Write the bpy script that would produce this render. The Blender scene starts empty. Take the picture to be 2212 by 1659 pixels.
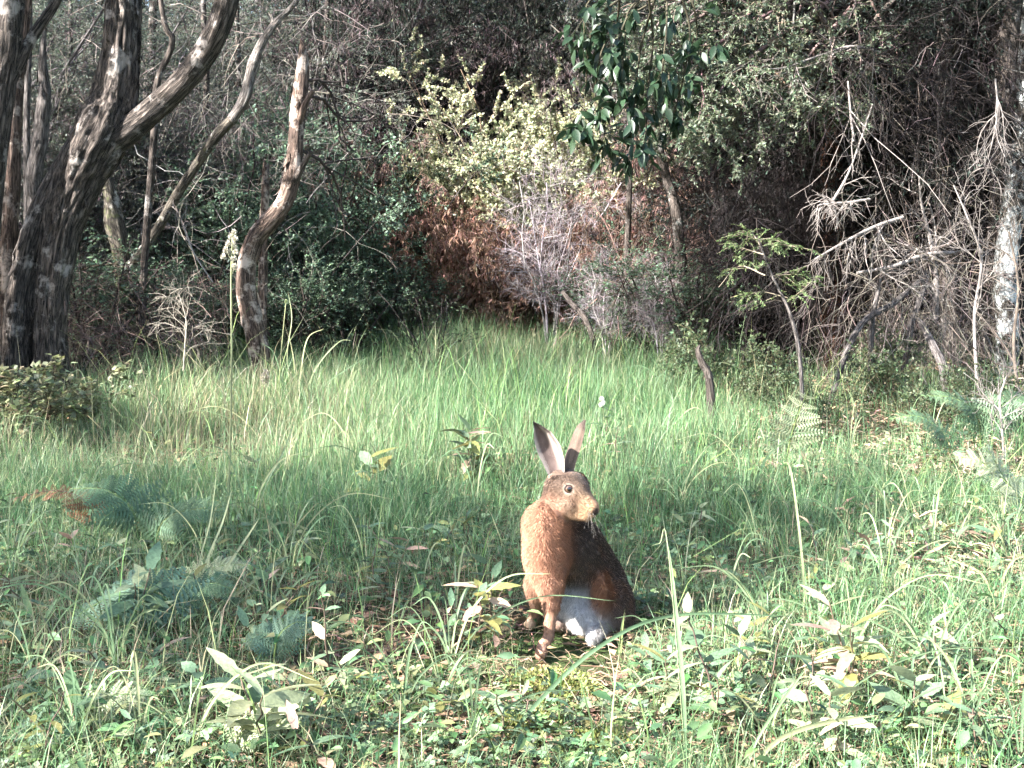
import bpy, math
import numpy as np
from mathutils import Vector, Matrix

# ------------------------------------------------------------------ scene, camera, light
scene = bpy.context.scene
col = scene.collection
W, H, F = 1024.0, 768.0, 1267.0
CAMZ = 0.94
PITCH = math.atan(134.0 / F)
cam_data = bpy.data.cameras.new('camera')
cam_data.sensor_width = 36.0
cam_data.lens = 36.0 * F / W
cam_data.clip_start = 0.05
cam_data.clip_end = 600.0
cam = bpy.data.objects.new('camera', cam_data)
col.objects.link(cam)
cam.location = (0, 0, CAMZ)
cam.rotation_euler = (math.pi / 2 - PITCH, 0, 0)
scene.camera = cam

TOSUN = np.array([-0.70, -0.42, 0.58]); TOSUN /= np.linalg.norm(TOSUN)
SUN_EL = math.asin(TOSUN[2])
SUN_AZ = math.atan2(TOSUN[0], TOSUN[1])
world = bpy.data.worlds.new('World')
scene.world = world
world.use_nodes = True
wn = world.node_tree
bg = wn.nodes['Background']
sky = wn.nodes.new('ShaderNodeTexSky')
sky.sky_type = 'NISHITA'
sky.sun_disc = False
sky.sun_elevation = SUN_EL
sky.sun_rotation = SUN_AZ
sky.air_density = 1.0
sky.dust_density = 1.5
wn.links.new(sky.outputs['Color'], bg.inputs['Color'])
bg.inputs['Strength'].default_value = 0.092
sun_data = bpy.data.lights.new('sun', 'SUN')
sun_data.energy = 5.0
sun_data.angle = math.radians(0.53)
sun_data.color = (1.0, 0.965, 0.925)
sun = bpy.data.objects.new('sun', sun_data)
col.objects.link(sun)
sun.rotation_euler = Vector(TOSUN).to_track_quat('Z', 'Y').to_euler()
scene.view_settings.view_transform = 'Standard'
scene.view_settings.look = 'None'
scene.view_settings.exposure = 2.95
scene.view_settings.gamma = 1.0
scene.view_settings.use_curve_mapping = False

# ------------------------------------------------------------------ helpers
DS = 1024.0 / 2212.0            # the photograph was studied at 2212 x 1659
def sm(a, b, x):
    t = np.clip((np.asarray(x, float) - a) / (b - a), 0, 1)
    return t * t * (3 - 2 * t)

def gz(x, y):
    x = np.asarray(x, float); y = np.asarray(y, float)
    h = 0.022 * np.sin(1.7 * x + 0.6) * np.sin(1.3 * y + 0.4) + 0.012 * np.sin(3.9 * x + 1.1 * y) * sm(3.2, 5, y)
    h = h * sm(1.0, 4.5, y)
    h = h + 0.30 * sm(1.5, 4.2, x) * sm(5.0, 9.0, y) + 0.12 * sm(-1.5, -4.5, x) * sm(4.0, 8.0, y)
    h = h + 10.0 * sm(17.0, 55.0, y) + 0.25 * sm(9.5, 15, y)
    return h

def ray(dx, dy):
    a = (dx * DS - 512.0) / F
    b = -(dy * DS - 384.0) / F
    cp, sp = math.cos(PITCH), math.sin(PITCH)
    return np.array([a, cp + b * sp, -sp + b * cp])

def pix(dx, dy, Y):
    r = ray(dx, dy)
    return np.array([0, 0, CAMZ]) + r * (Y / r[1])

def gpt(dx, dy):
    r = ray(dx, dy)
    t = 0.5
    while t < 60:
        p = np.array([0, 0, CAMZ]) + r * t
        if p[2] <= gz(p[0], p[1]):
            break
        t += 0.02
    p[2] = gz(p[0], p[1])
    return p

def xat(dx, Y):
    return (dx * DS - 512.0) / F * Y * 1.0

def rad(wd, Y):
    return wd * 0.5 * DS * Y / F

def nrm(v):
    return v / (np.linalg.norm(v, axis=-1, keepdims=True) + 1e-12)

def hash3(i, j, k, s):
    n = (i * 374761393 + j * 668265263 + k * 2147483647 + s * 974634777) & 0xFFFFFFFF
    n = ((n ^ (n >> 13)) * 1274126177) & 0xFFFFFFFF
    n = n ^ (n >> 16)
    return (n & 0xFFFF) / 65535.0

def vnoise(P, s=0):
    P = np.asarray(P, float)
    I = np.floor(P).astype(np.int64); f = P - I
    f = f * f * (3 - 2 * f)
    out = 0
    for a in (0, 1):
        for b in (0, 1):
            for c in (0, 1):
                w = (f[..., 0] if a else 1 - f[..., 0]) * (f[..., 1] if b else 1 - f[..., 1]) * (f[..., 2] if c else 1 - f[..., 2])
                out = out + w * hash3(I[..., 0] + a, I[..., 1] + b, I[..., 2] + c, s)
    return out

def fbm(P, s=0, o=3):
    out = 0; a = 0.5; P = np.asarray(P, float)
    for i in range(o):
        out = out + a * vnoise(P, s + i); P = P * 2.03; a *= 0.5
    return out

# ---- sunlit places: the gaps in the canopy follow these sun rays
LIT = []
def lit(p, r, keep=0.0):
    LIT.append((np.asarray(p, float), r, keep))
def shade_mask(P, rng, soft=0.25):
    """True where a leaf at P may stay (it does not close one of the gaps in the canopy)."""
    ok = np.ones(len(P), bool)
    for T, r, keep in LIT:
        d = P - T
        t = d @ TOSUN
        perp = np.linalg.norm(d - t[:, None] * TOSUN, axis=1)
        lim = r * (1 + soft * (rng.random(len(P)) - 0.5))
        ok &= ~((perp < lim) & (t > 0.35) & (rng.random(len(P)) > keep))
    return ok

# ---- mesh building
def make_mesh(name, V, faces, colr=None, tuv=None, smooth=False):
    V = np.asarray(V, np.float32).reshape(-1, 3)
    if not isinstance(faces, (list, tuple)):
        faces = [faces]
    faces = [np.asarray(f, np.int32) for f in faces if len(f)]
    me = bpy.data.meshes.new(name)
    me.vertices.add(len(V)); me.vertices.foreach_set('co', V.ravel())
    loops = np.concatenate([f.ravel() for f in faces])
    tot = np.concatenate([np.full(len(f), f.shape[1], np.int32) for f in faces])
    start = np.concatenate([[0], np.cumsum(tot)[:-1]]).astype(np.int32)
    me.loops.add(len(loops)); me.loops.foreach_set('vertex_index', loops)
    me.polygons.add(len(tot)); me.polygons.foreach_set('loop_start', start); me.polygons.foreach_set('loop_total', tot)
    if smooth:
        me.polygons.foreach_set('use_smooth', np.ones(len(tot), bool))
    if colr is not None:
        c = np.ones((len(V), 4), np.float32); c[:, :3] = colr
        a = me.color_attributes.new('Col', 'FLOAT_COLOR', 'POINT'); a.data.foreach_set('color', c.ravel())
    if tuv is not None:
        a = me.attributes.new('tube', 'FLOAT_VECTOR', 'POINT'); a.data.foreach_set('vector', np.asarray(tuv, np.float32).ravel())
    me.update(calc_edges=True)
    return me

def obj(name, me, mat=None, parent=None, loc=None, mtx=None):
    if mat is not None and not me.materials:
        me.materials.append(mat)
    o = bpy.data.objects.new(name, me)
    col.objects.link(o)
    if parent is not None:
        o.parent = parent
    if mtx is not None:
        o.matrix_basis = mtx
    elif loc is not None:
        o.location = loc
    return o

def tag(o, label=None, cat=None, group=None, kind=None):
    if label: o['label'] = label
    if cat: o['category'] = cat
    if group: o['group'] = group
    if kind: o['kind'] = kind
    return o

def thing(name, label, cat, loc=(0, 0, 0), rotz=0.0, group=None, scale=1.0):
    o = bpy.data.objects.new(name, None)
    o.empty_display_size = 0.1
    col.objects.link(o)
    o.location = loc; o.rotation_euler = (0, 0, rotz)
    o.scale = (scale, scale, scale) if np.isscalar(scale) else scale
    return tag(o, label, cat, group)

class Geo:
    """collects vertices, faces, colours"""
    def __init__(s): s.V = []; s.F = []; s.C = []; s.T = []; s.n = 0
    def add(s, V, Fc, C=None, T=None):
        V = np.asarray(V, float).reshape(-1, 3)
        s.V.append(V); s.F.append(np.asarray(Fc, np.int64) + s.n)
        s.C.append(np.broadcast_to(np.asarray((0.5, 0.5, 0.5) if C is None else C, float), V.shape))
        s.T.append(np.zeros_like(V) if T is None else T)
        s.n += len(V)
    def mesh(s, name, smooth=False, off=None):
        V = np.concatenate(s.V)
        if off is not None: V = V - np.asarray(off)
        return make_mesh(name, V, s.F, np.concatenate(s.C), np.concatenate(s.T), smooth)

def tubes(P, R, sides=3, rng=None):
    """batch of tubes: P (N,k,3), R (N,k)"""
    N, k, _ = P.shape
    T = nrm(np.gradient(P, axis=1))
    ref = nrm((rng or np.random.default_rng(1)).normal(size=(N, 1, 3)))
    A = nrm(np.cross(T, np.broadcast_to(ref, T.shape))); B = np.cross(T, A)
    an = np.arange(sides) * 2 * math.pi / sides
    ring = P[:, :, None, :] + R[:, :, None, None] * (np.cos(an)[None, None, :, None] * A[:, :, None, :] + np.sin(an)[None, None, :, None] * B[:, :, None, :])
    idx = np.arange(N * k * sides).reshape(N, k, sides)
    a = idx[:, :-1, :]; b = np.roll(idx, -1, axis=2)[:, :-1, :]; c = np.roll(idx, -1, axis=2)[:, 1:, :]; d = idx[:, 1:, :]
    Fq = np.stack([a, b, c, d], -1).reshape(-1, 4)
    return ring.reshape(-1, 3), Fq, k * sides

def grow(P, R, n, length, rng, angle=0.8, curl=0.25, droop=0.0, k=5, t0=0.2, t1=1.0, rfac=0.5, taper=0.3, lvar=0.4):
    """n child branches on each of the branches P"""
    N, kp, _ = P.shape
    pi = np.repeat(np.arange(N), n)
    t = t0 + (t1 - t0) * rng.random(N * n)
    x = t * (kp - 1); i = np.minimum(x.astype(int), kp - 2); f = (x - i)[:, None]
    base = P[pi, i] * (1 - f) + P[pi, i + 1] * f
    tang = nrm(P[pi, i + 1] - P[pi, i])
    rb = (R[pi, i] * (1 - f[:, 0]) + R[pi, i + 1] * f[:, 0]) * rfac
    rnd = rng.normal(size=(N * n, 3)); side = nrm(rnd - (rnd * tang).sum(1, keepdims=True) * tang)
    an = angle * (0.7 + 0.6 * rng.random((N * n, 1)))
    d = nrm(np.cos(an) * tang + np.sin(an) * side)
    L = length * (1 - lvar + 2 * lvar * rng.random((N * n, 1))) * (1.15 - 0.6 * t[:, None])
    out = [base]
    step = L / (k - 1)
    for q in range(k - 1):
        d = nrm(d + curl * rng.normal(size=d.shape) + np.array([0, 0, -droop]))
        out.append(out[-1] + d * step)
    Pn = np.stack(out, 1)
    Rn = rb[:, None] * np.linspace(1, taper, k)[None, :]
    return Pn, Rn

def along(P, n, rng, t0=0.0):
    N, k, _ = P.shape
    pi = np.repeat(np.arange(N), n)
    t = t0 + (1 - t0) * rng.random(N * n)
    x = t * (k - 1); i = np.minimum(x.astype(int), k - 2); f = (x - i)[:, None]
    return P[pi, i] * (1 - f) + P[pi, i + 1] * f, nrm(P[pi, i + 1] - P[pi, i])

LEAF2 = (np.array([[0, 0, 0], [0.5, 0.45, 0.10], [0, 1, 0], [-0.5, 0.45, 0.10]]), np.array([[0, 1, 2], [0, 2, 3]]))
LEAF6 = (np.array([[0, 0, 0], [0.42, 0.3, 0.08], [-0.42, 0.3, 0.08], [0, 0.33, 0], [0.40, 0.62, 0.05], [-0.40, 0.62, 0.05], [0, 0.66, -0.03], [0, 1, -0.12]]),
         np.array([[0, 1, 3], [0, 3, 2], [3, 1, 4], [3, 4, 6], [2, 3, 6], [2, 6, 5], [6, 4, 7], [5, 6, 7]]))
def leaves(pos, direc, normal, length, width, tmpl, colr):
    """batch of leaves -> V, F, C"""
    Tv, Tf = tmpl
    y = nrm(direc); x = nrm(np.cross(y, normal)); z = np.cross(x, y)
    N = len(pos)
    length = np.broadcast_to(length, (N,)); width = np.broadcast_to(width, (N,))
    V = pos[:, None, :] + Tv[None, :, 0:1] * width[:, None, None] * x[:, None, :] + Tv[None, :, 1:2] * length[:, None, None] * y[:, None, :] + Tv[None, :, 2:3] * length[:, None, None] * z[:, None, :]
    Fc = (Tf[None] + (np.arange(N) * len(Tv))[:, None, None]).reshape(-1, Tf.shape[1])
    C = np.repeat(colr, len(Tv), axis=0)
    return V.reshape(-1, 3), Fc, C

def tint(base, n, rng, v=0.25, h=0.08):
    base = np.asarray(base, float)
    c = base[None] * (1 + v * rng.normal(size=(n, 1))) * (1 + h * rng.normal(size=(n, 3)))
    return np.clip(c, 0.004, 0.9)

def catmull(P, n):
    P = np.asarray(P, float)
    Q = np.vstack([2 * P[0] - P[1], P, 2 * P[-1] - P[-2]])
    out = []
    for i in range(len(P) - 1):
        t = np.linspace(0, 1, n, endpoint=False)[:, None]
        p0, p1, p2, p3 = Q[i], Q[i + 1], Q[i + 2], Q[i + 3]
        out.append(0.5 * (2 * p1 + (p2 - p0) * t + (2 * p0 - 5 * p1 + 4 * p2 - p3) * t * t + (3 * p1 - p0 - 3 * p2 + p3) * t ** 3))
    out.append(P[-1:])
    return np.vstack(out)

def trunk_geo(geo, pts, rr, sides=20, n=14, amp=0.18, freq=55.0, seed=0, lump=0.12, cap=True, colr=(0.5, 0.5, 0.5)):
    """one limb with fibrous relief"""
    C = catmull(pts, n); r = catmull(np.stack([rr, rr, rr], 1), n)[:, 0]
    T = nrm(np.gradient(C, axis=0))
    A = np.zeros_like(C); a = nrm(np.cross(T[0], np.array([0.31, 0.9, 0.2])))
    for i in range(len(C)):
        a = nrm(a - (a @ T[i]) * T[i]); A[i] = a
    B = np.cross(T, A)
    L = np.concatenate([[0], np.cumsum(np.linalg.norm(np.diff(C, axis=0), axis=1))])
    an = np.arange(sides) * 2 * math.pi / sides
    ca, sa = np.cos(an), np.sin(an)
    tu = np.stack([r[:, None] * ca, r[:, None] * sa, np.broadcast_to(L[:, None], (len(C), sides))], -1)
    q = tu * np.array([freq, freq, 3.5]) + seed * 7.3
    q[..., 0] += 1.6 * vnoise(tu * np.array([8, 8, 2.2]), seed + 5)
    rid = 1 - np.abs(2 * fbm(q, seed, 3) - 0.9)
    big = fbm(tu * np.array([14, 14, 3.0]) + 3.1 * seed, seed + 9, 2) - 0.35
    d = r[:, None] * (1 + amp * (rid - 0.6) + lump * big * 2)
    V = C[:, None, :] + d[..., None] * (ca[None, :, None] * A[:, None, :] + sa[None, :, None] * B[:, None, :])
    idx = np.arange(len(C) * sides).reshape(len(C), sides); nx = np.roll(idx, -1, 1)
    Fq = np.stack([idx[:-1], nx[:-1], nx[1:], idx[1:]], -1).reshape(-1, 4)
    geo.add(V, Fq, colr, tu.reshape(-1, 3))
    if cap:
        top = idx[-1]
        Vc = V.reshape(-1, 3)[top]; cc = Vc.mean(0) + T[-1] * r[-1] * 0.4
        geo.add(np.vstack([Vc, cc]), np.stack([np.arange(sides), np.roll(np.arange(sides), -1), np.full(sides, sides)], -1), colr, np.vstack([tu[-1], tu[-1].mean(0)]))
    return C, r

def path(rows):
    """rows of (dx, dy, distance, width seen) -> points, radii"""
    P = np.array([pix(a, b, Y) for a, b, Y, w in rows]); R = np.array([rad(w, Y) for a, b, Y, w in rows])
    return P, R

# ------------------------------------------------------------------ materials
def new_mat(name):
    m = bpy.data.materials.new(name); m.use_nodes = True
    nt = m.node_tree; nt.nodes.clear()
    out = nt.nodes.new('ShaderNodeOutputMaterial')
    return m, nt, out
def node(nt, t, **kw):
    n = nt.nodes.new(t)
    for k, v in kw.items():
        if k in n.inputs.keys() if hasattr(n.inputs, 'keys') else False: n.inputs[k].default_value = v
        else: setattr(n, k, v)
    return n
def ramp(nt, stops):
    r = nt.nodes.new('ShaderNodeValToRGB'); e = r.color_ramp.elements
    while len(e) < len(stops): e.new(0.5)
    for el, (p, c) in zip(e, stops):
        el.position = p; el.color = (*c, 1) if len(c) == 3 else c
    return r
def mix_mul(nt, a, b):
    m = nt.nodes.new('ShaderNodeMix'); m.data_type = 'RGBA'; m.blend_type = 'MULTIPLY'; m.inputs[0].default_value = 1.0
    nt.links.new(a, m.inputs[6]); nt.links.new(b, m.inputs[7]); return m.outputs[2]

def leaf_mat(name, base=None, rough=0.5, trans=0.35, spec=0.35, var=0.25, vein=True):
    """leaf colour from the mesh colours (base None) or one colour with a variation from leaf to leaf"""
    m, nt, out = new_mat(name); L = nt.links
    if base is None:
        at = nt.nodes.new('ShaderNodeAttribute'); at.attribute_name = 'Col'; c = at.outputs['Color']
    else:
        oi = nt.nodes.new('ShaderNodeObjectInfo')
        hs = nt.nodes.new('ShaderNodeHueSaturation'); hs.inputs['Color'].default_value = (*base, 1)
        mr = nt.nodes.new('ShaderNodeMapRange'); mr.inputs[3].default_value = 1 - var; mr.inputs[4].default_value = 1 + var
        L.new(oi.outputs['Random'], mr.inputs[0]); L.new(mr.outputs[0], hs.inputs['Value'])
        mh = nt.nodes.new('ShaderNodeMapRange'); mh.inputs[3].default_value = 0.47; mh.inputs[4].default_value = 0.515
        mu = nt.nodes.new('ShaderNodeMath'); mu.operation = 'FRACT'; mm = nt.nodes.new('ShaderNodeMath'); mm.operation = 'MULTIPLY'; mm.inputs[1].default_value = 7.31
        L.new(oi.outputs['Random'], mm.inputs[0]); L.new(mm.outputs[0], mu.inputs[0]); L.new(mu.outputs[0], mh.inputs[0]); L.new(mh.outputs[0], hs.inputs['Hue'])
        c = hs.outputs['Color']
    if vein:
        tc = nt.nodes.new('ShaderNodeTexCoord'); no = nt.nodes.new('ShaderNodeTexNoise'); no.inputs['Scale'].default_value = 35 if base is None else 14
        no.inputs['Detail'].default_value = 3
        L.new(tc.outputs['Object'], no.inputs['Vector'])
        rp = ramp(nt, [(0.3, (0.72, 0.72, 0.70)), (0.7, (1.22, 1.2, 1.15))]); L.new(no.outputs['Fac'], rp.inputs['Fac'])
        c = mix_mul(nt, c, rp.outputs['Color'])
    b = nt.nodes.new('ShaderNodeBsdfPrincipled'); b.inputs['Roughness'].default_value = rough; b.inputs['Specular IOR Level'].default_value = spec
    L.new(c, b.inputs['Base Color'])
    t = nt.nodes.new('ShaderNodeBsdfTranslucent')
    ht = nt.nodes.new('ShaderNodeHueSaturation'); ht.inputs['Hue'].default_value = 0.485; ht.inputs['Value'].default_value = 1.25
    L.new(c, ht.inputs['Color']); L.new(ht.outputs['Color'], t.inputs['Color'])
    mx = nt.nodes.new('ShaderNodeMixShader'); mx.inputs[0].default_value = trans
    L.new(b.outputs[0], mx.inputs[1]); L.new(t.outputs[0], mx.inputs[2]); L.new(mx.outputs[0], out.inputs['Surface'])
    return m

def bark_mat(name, dark, light, pale=None, moss=None, scale=1.0, bump=0.6, pale_amt=0.62):
    m, nt, out = new_mat(name); L = nt.links
    at = nt.nodes.new('ShaderNodeAttribute'); at.attribute_name = 'tube'
    mp = nt.nodes.new('ShaderNodeMapping'); mp.inputs['Scale'].default_value = (95 * scale, 95 * scale, 8 * scale)
    L.new(at.outputs['Vector'], mp.inputs['Vector'])
    n1 = nt.nodes.new('ShaderNodeTexNoise'); n1.inputs['Scale'].default_value = 1.0; n1.inputs['Detail'].default_value = 8; n1.inputs['Roughness'].default_value = 0.72
    n1.inputs['Distortion'].default_value = 0.9
    L.new(mp.outputs[0], n1.inputs['Vector'])
    r1 = ramp(nt, [(0.38, dark), (0.50, tuple(0.6 * a + 0.4 * b for a, b in zip(dark, light))), (0.66, light)]); L.new(n1.outputs['Fac'], r1.inputs['Fac'])
    c = r1.outputs['Color']
    mv = nt.nodes.new('ShaderNodeMapping'); mv.inputs['Scale'].default_value = (42 * scale, 42 * scale, 7 * scale); L.new(at.outputs['Vector'], mv.inputs['Vector'])
    vo = nt.nodes.new('ShaderNodeTexVoronoi'); vo.feature = 'DISTANCE_TO_EDGE'; vo.inputs['Scale'].default_value = 1.0; vo.inputs['Randomness'].default_value = 1.0
    dn = nt.nodes.new('ShaderNodeVectorMath'); dn.operation = 'MULTIPLY_ADD'; dn.inputs[1].default_value = (1.6, 1.6, 1.6); L.new(n1.outputs['Color'], dn.inputs[0]); L.new(mv.outputs[0], dn.inputs[2]); L.new(dn.outputs[0], vo.inputs['Vector'])
    rv = ramp(nt, [(0.0, (0.16, 0.14, 0.13)), (0.10, (0.75, 0.75, 0.75)), (0.35, (1.15, 1.12, 1.1))]); L.new(vo.outputs['Distance'], rv.inputs['Fac'])
    c = mix_mul(nt, c, rv.outputs['Color'])
    tc = nt.nodes.new('ShaderNodeTexCoord')
    def patch(cc, colour, sc, lo, hi):
        n2 = nt.nodes.new('ShaderNodeTexNoise'); n2.inputs['Scale'].default_value = sc; n2.inputs['Detail'].default_value = 6; n2.inputs['Roughness'].default_value = 0.7
        L.new(tc.outputs['Object'], n2.inputs['Vector'])
        r2 = ramp(nt, [(lo, (0, 0, 0)), (hi, (1, 1, 1))]); L.new(n2.outputs['Fac'], r2.inputs['Fac'])
        mx = nt.nodes.new('ShaderNodeMix'); mx.data_type = 'RGBA'; L.new(r2.outputs['Color'], mx.inputs[0])
        L.new(cc, mx.inputs[6]); mx.inputs[7].default_value = (*colour, 1); return mx.outputs[2]
    if pale: c = patch(c, pale, 7.0, pale_amt - 0.06, pale_amt + 0.03)
    if moss: c = patch(c, moss, 4.0, 0.52, 0.60)
    b = nt.nodes.new('ShaderNodeBsdfPrincipled'); b.inputs['Roughness'].default_value = 0.85; b.inputs['Specular IOR Level'].default_value = 0.25
    L.new(c, b.inputs['Base Color'])
    bp = nt.nodes.new('ShaderNodeBump'); bp.inputs['Strength'].default_value = bump; bp.inputs['Distance'].default_value = 0.02
    ad = nt.nodes.new('ShaderNodeMath'); ad.operation = 'MULTIPLY_ADD'; ad.inputs[1].default_value = 1.4; L.new(vo.outputs['Distance'], ad.inputs[0]); L.new(n1.outputs['Fac'], ad.inputs[2])
    L.new(ad.outputs[0], bp.inputs['Height']); L.new(bp.outputs[0], b.inputs['Normal']); L.new(b.outputs[0], out.inputs['Surface'])
    return m

M_LEAF = leaf_mat('foliage')
M_GLOSS = leaf_mat('glossy_foliage', (0.020, 0.042, 0.022), rough=0.42, trans=0.22, spec=0.35, var=0.35)
M_GRASS = leaf_mat('grass_blades', rough=0.45, trans=0.4)
M_HERB = [leaf_mat('herb_leaf_green', (0.12, 0.19, 0.115)), leaf_mat('herb_leaf_pale', (0.27, 0.31, 0.19)), leaf_mat('herb_leaf_yellowish', (0.20, 0.21, 0.075)), leaf_mat('herb_leaf_dry', (0.34, 0.25, 0.18), trans=0.2)]
M_FERN = [leaf_mat('fern_green', (0.10, 0.175, 0.10)), leaf_mat('fern_pale', (0.36, 0.42, 0.27)), leaf_mat('fern_dry', (0.17, 0.10, 0.045), trans=0.2), leaf_mat('fern_bluish', (0.13, 0.21, 0.15))]
M_BLADE = [leaf_mat('blade_green', (0.15, 0.23, 0.13), rough=0.4), leaf_mat('blade_pale', (0.34, 0.38, 0.22), rough=0.45), leaf_mat('blade_straw', (0.40, 0.33, 0.20), rough=0.6, trans=0.2)]
M_STRAW = leaf_mat('litter', rough=0.8, trans=0.1, spec=0.2)
M_TWIG = leaf_mat('twigs', rough=0.85, trans=0.0, spec=0.2)
M_STEM = leaf_mat('herb_stem', (0.10, 0.075, 0.05), rough=0.7, trans=0.0)
M_GSTEM = leaf_mat('green_stem', (0.13, 0.20, 0.07), rough=0.6, trans=0.1)
M_BARK_BIG = bark_mat('stringy_bark', (0.009, 0.007, 0.006), (0.26, 0.215, 0.185), pale=(0.36, 0.32, 0.29), pale_amt=0.62, bump=1.0)
M_BARK_RED = bark_mat('reddish_bark', (0.025, 0.016, 0.012), (0.27, 0.19, 0.15), pale=(0.40, 0.33, 0.28), pale_amt=0.58)
M_BARK_MOSS = bark_mat('mossy_bark', (0.04, 0.035, 0.028), (0.22, 0.19, 0.15), pale=(0.42, 0.40, 0.36), moss=(0.11, 0.13, 0.045))
M_BARK_GREY = bark_mat('grey_bark', (0.03, 0.025, 0.022), (0.17, 0.14, 0.12), pale=(0.30, 0.28, 0.26))
M_BARK_LICHEN = bark_mat('lichen_bark', (0.03, 0.027, 0.022), (0.12, 0.105, 0.085), pale=(0.42, 0.44, 0.43), pale_amt=0.52)
M_DEADWOOD = bark_mat('dead_wood', (0.06, 0.052, 0.05), (0.25, 0.225, 0.21), scale=1.4, bump=0.6)
M_PALEWOOD = bark_mat('pale_broken_wood', (0.12, 0.10, 0.09), (0.48, 0.44, 0.40), scale=1.4, bump=0.7)
M_RUST = bark_mat('fibrous_rust', (0.022, 0.012, 0.009), (0.16, 0.075, 0.045), scale=1.2)

# ground
def ground_mat():
    m, nt, out = new_mat('forest_floor'); L = nt.links
    tc = nt.nodes.new('ShaderNodeTexCoord')
    n1 = nt.nodes.new('ShaderNodeTexNoise'); n1.inputs['Scale'].default_value = 28; n1.inputs['Detail'].default_value = 8; n1.inputs['Roughness'].default_value = 0.7
    L.new(tc.outputs['Object'], n1.inputs['Vector'])
    r1 = ramp(nt, [(0.3, (0.022, 0.016, 0.011)), (0.5, (0.065, 0.046, 0.032)), (0.68, (0.17, 0.13, 0.09))]); L.new(n1.outputs['Fac'], r1.inputs['Fac'])
    n2 = nt.nodes.new('ShaderNodeTexNoise'); n2.inputs['Scale'].default_value = 2.6; n2.inputs['Detail'].default_value = 6
    L.new(tc.outputs['Object'], n2.inputs['Vector'])
    r2 = ramp(nt, [(0.42, (0, 0, 0)), (0.56, (1, 1, 1))]); L.new(n2.outputs['Fac'], r2.inputs['Fac'])
    mx = nt.nodes.new('ShaderNodeMix'); mx.data_type = 'RGBA'
    L.new(r2.outputs['Color'], mx.inputs[0]); L.new(r1.outputs['Color'], mx.inputs[6]); mx.inputs[7].default_value = (0.05, 0.075, 0.025, 1)
    b = nt.nodes.new('ShaderNodeBsdfPrincipled'); b.inputs['Roughness'].default_value = 0.95; b.inputs['Specular IOR Level'].default_value = 0.1
    L.new(mx.outputs[2], b.inputs['Base Color'])
    bp = nt.nodes.new('ShaderNodeBump'); bp.inputs['Strength'].default_value = 0.8; bp.inputs['Distance'].default_value = 0.03
    L.new(n1.outputs['Fac'], bp.inputs['Height']); L.new(bp.outputs[0], b.inputs['Normal']); L.new(b.outputs[0], out.inputs['Surface'])
    return m

# ------------------------------------------------------------------ gaps shaped into the canopy so the sun reaches chosen places
HARE_Y = 2.95
lit(pix(1185, 1180, 2.97), 0.20); lit(pix(1215, 1010, 2.97), 0.15); lit(pix(1200, 1340, 2.97), 0.16); lit(pix(1172, 1400, 2.88), 0.15); lit(pix(1320, 1380, 3.0), 0.10)
for a, b, Y, r in ((1100, 300, 12.2, 0.75), (1040, 230, 12.2, 0.5), (1180, 390, 12.0, 0.6), (1090, 430, 12, 0.5), (960, 330, 12, 0.35), (1230, 560, 11.5, 0.45),
                   (1100, 560, 11.5, 0.3), (1010, 190, 12.4, 0.35),
                   (800, 790, 7.4, 0.35), (690, 810, 7.2, 0.3), (950, 800, 7.4, 0.3), (620, 830, 7.0, 0.25), (1000, 880, 6.4, 0.22), (850, 860, 6.3, 0.3),
                   (545, 570, 7.9, 0.28), (600, 470, 7.9, 0.2), (645, 220, 7.9, 0.15), (240, 90, 7.2, 0.28), (215, 240, 7.2, 0.16), (70, 300, 7.4, 0.25), (60, 560, 7.2, 0.2),
                   (400, 170, 7.3, 0.2), (545, 140, 8.8, 0.3), (400, 380, 8.8, 0.18), (255, 500, 8.9, 0.2), (395, 650, 6.8, 0.25),
                   (1500, 110, 8.0, 0.45), (1640, 60, 8.0, 0.35), (1420, 200, 8.5, 0.3), (1830, 480, 7.6, 0.16), (1640, 540, 6.9, 0.22), (1560, 690, 6.9, 0.2),
                   (1960, 700, 8.2, 0.25), (2030, 580, 8.4, 0.3), (1880, 620, 8.4, 0.2), (2170, 570, 7.4, 0.22), (1950, 450, 8.6, 0.25), (1900, 780, 7.6, 0.25), (1830, 260, 7.6, 0.2),
                   (1460, 600, 9.5, 0.2), (1355, 560, 10.0, 0.2), (1470, 430, 9.5, 0.2)):
    lit(pix(a, b, Y), r)
for a, b, Y, r, k in ((800, 800, 7.2, 0.75, .05), (620, 830, 6.9, 0.5, .1), (1000, 830, 7.2, 0.7, .15), (900, 900, 5.9, 0.5, .4), (1250, 830, 7.4, 0.7, .5), (1430, 870, 6.6, 0.5, .45), (650, 960, 5.2, 0.35, .5)):
    lit(pix(a, b, Y), r, k)
for a, b, Y, r, k in ((100, 200, 9.6, .5, .35), (450, 230, 11, .6, .4), (610, 130, 12, .7, .4), (770, 90, 12.5, .7, .5), (700, 340, 11.2, .6, .55), (160, 90, 11, .6, .4), (380, 60, 11, .6, .4), (300, 450, 10.5, .5, .5), (560, 560, 10.5, .4, .6), (1330, 480, 11.5, .5, .3), (1250, 250, 12.5, .6, .2), (960, 240, 12.7, .5, .2), (900, 430, 11.8, .4, .4), (1550, 500, 10.5, .4, .5)):
    lit(pix(a, b, Y), r, k)
def litg(a, b, r, h=0.1, k=0.0):
    p = gpt(a, b); p[2] += h; lit(p, r, k)
for a, b, fx, fy, r in ((505, 540, 490, 1170, .16), (1720, 900, 1690, 1035, .26), (2120, 1000, 2235, 1130, .22), (2150, 1000, 2200, 1130, .2), (800, 1030, 803, 1100, .15)):
    lit(pix(a, b, gpt(fx, fy)[1]), r)
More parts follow.
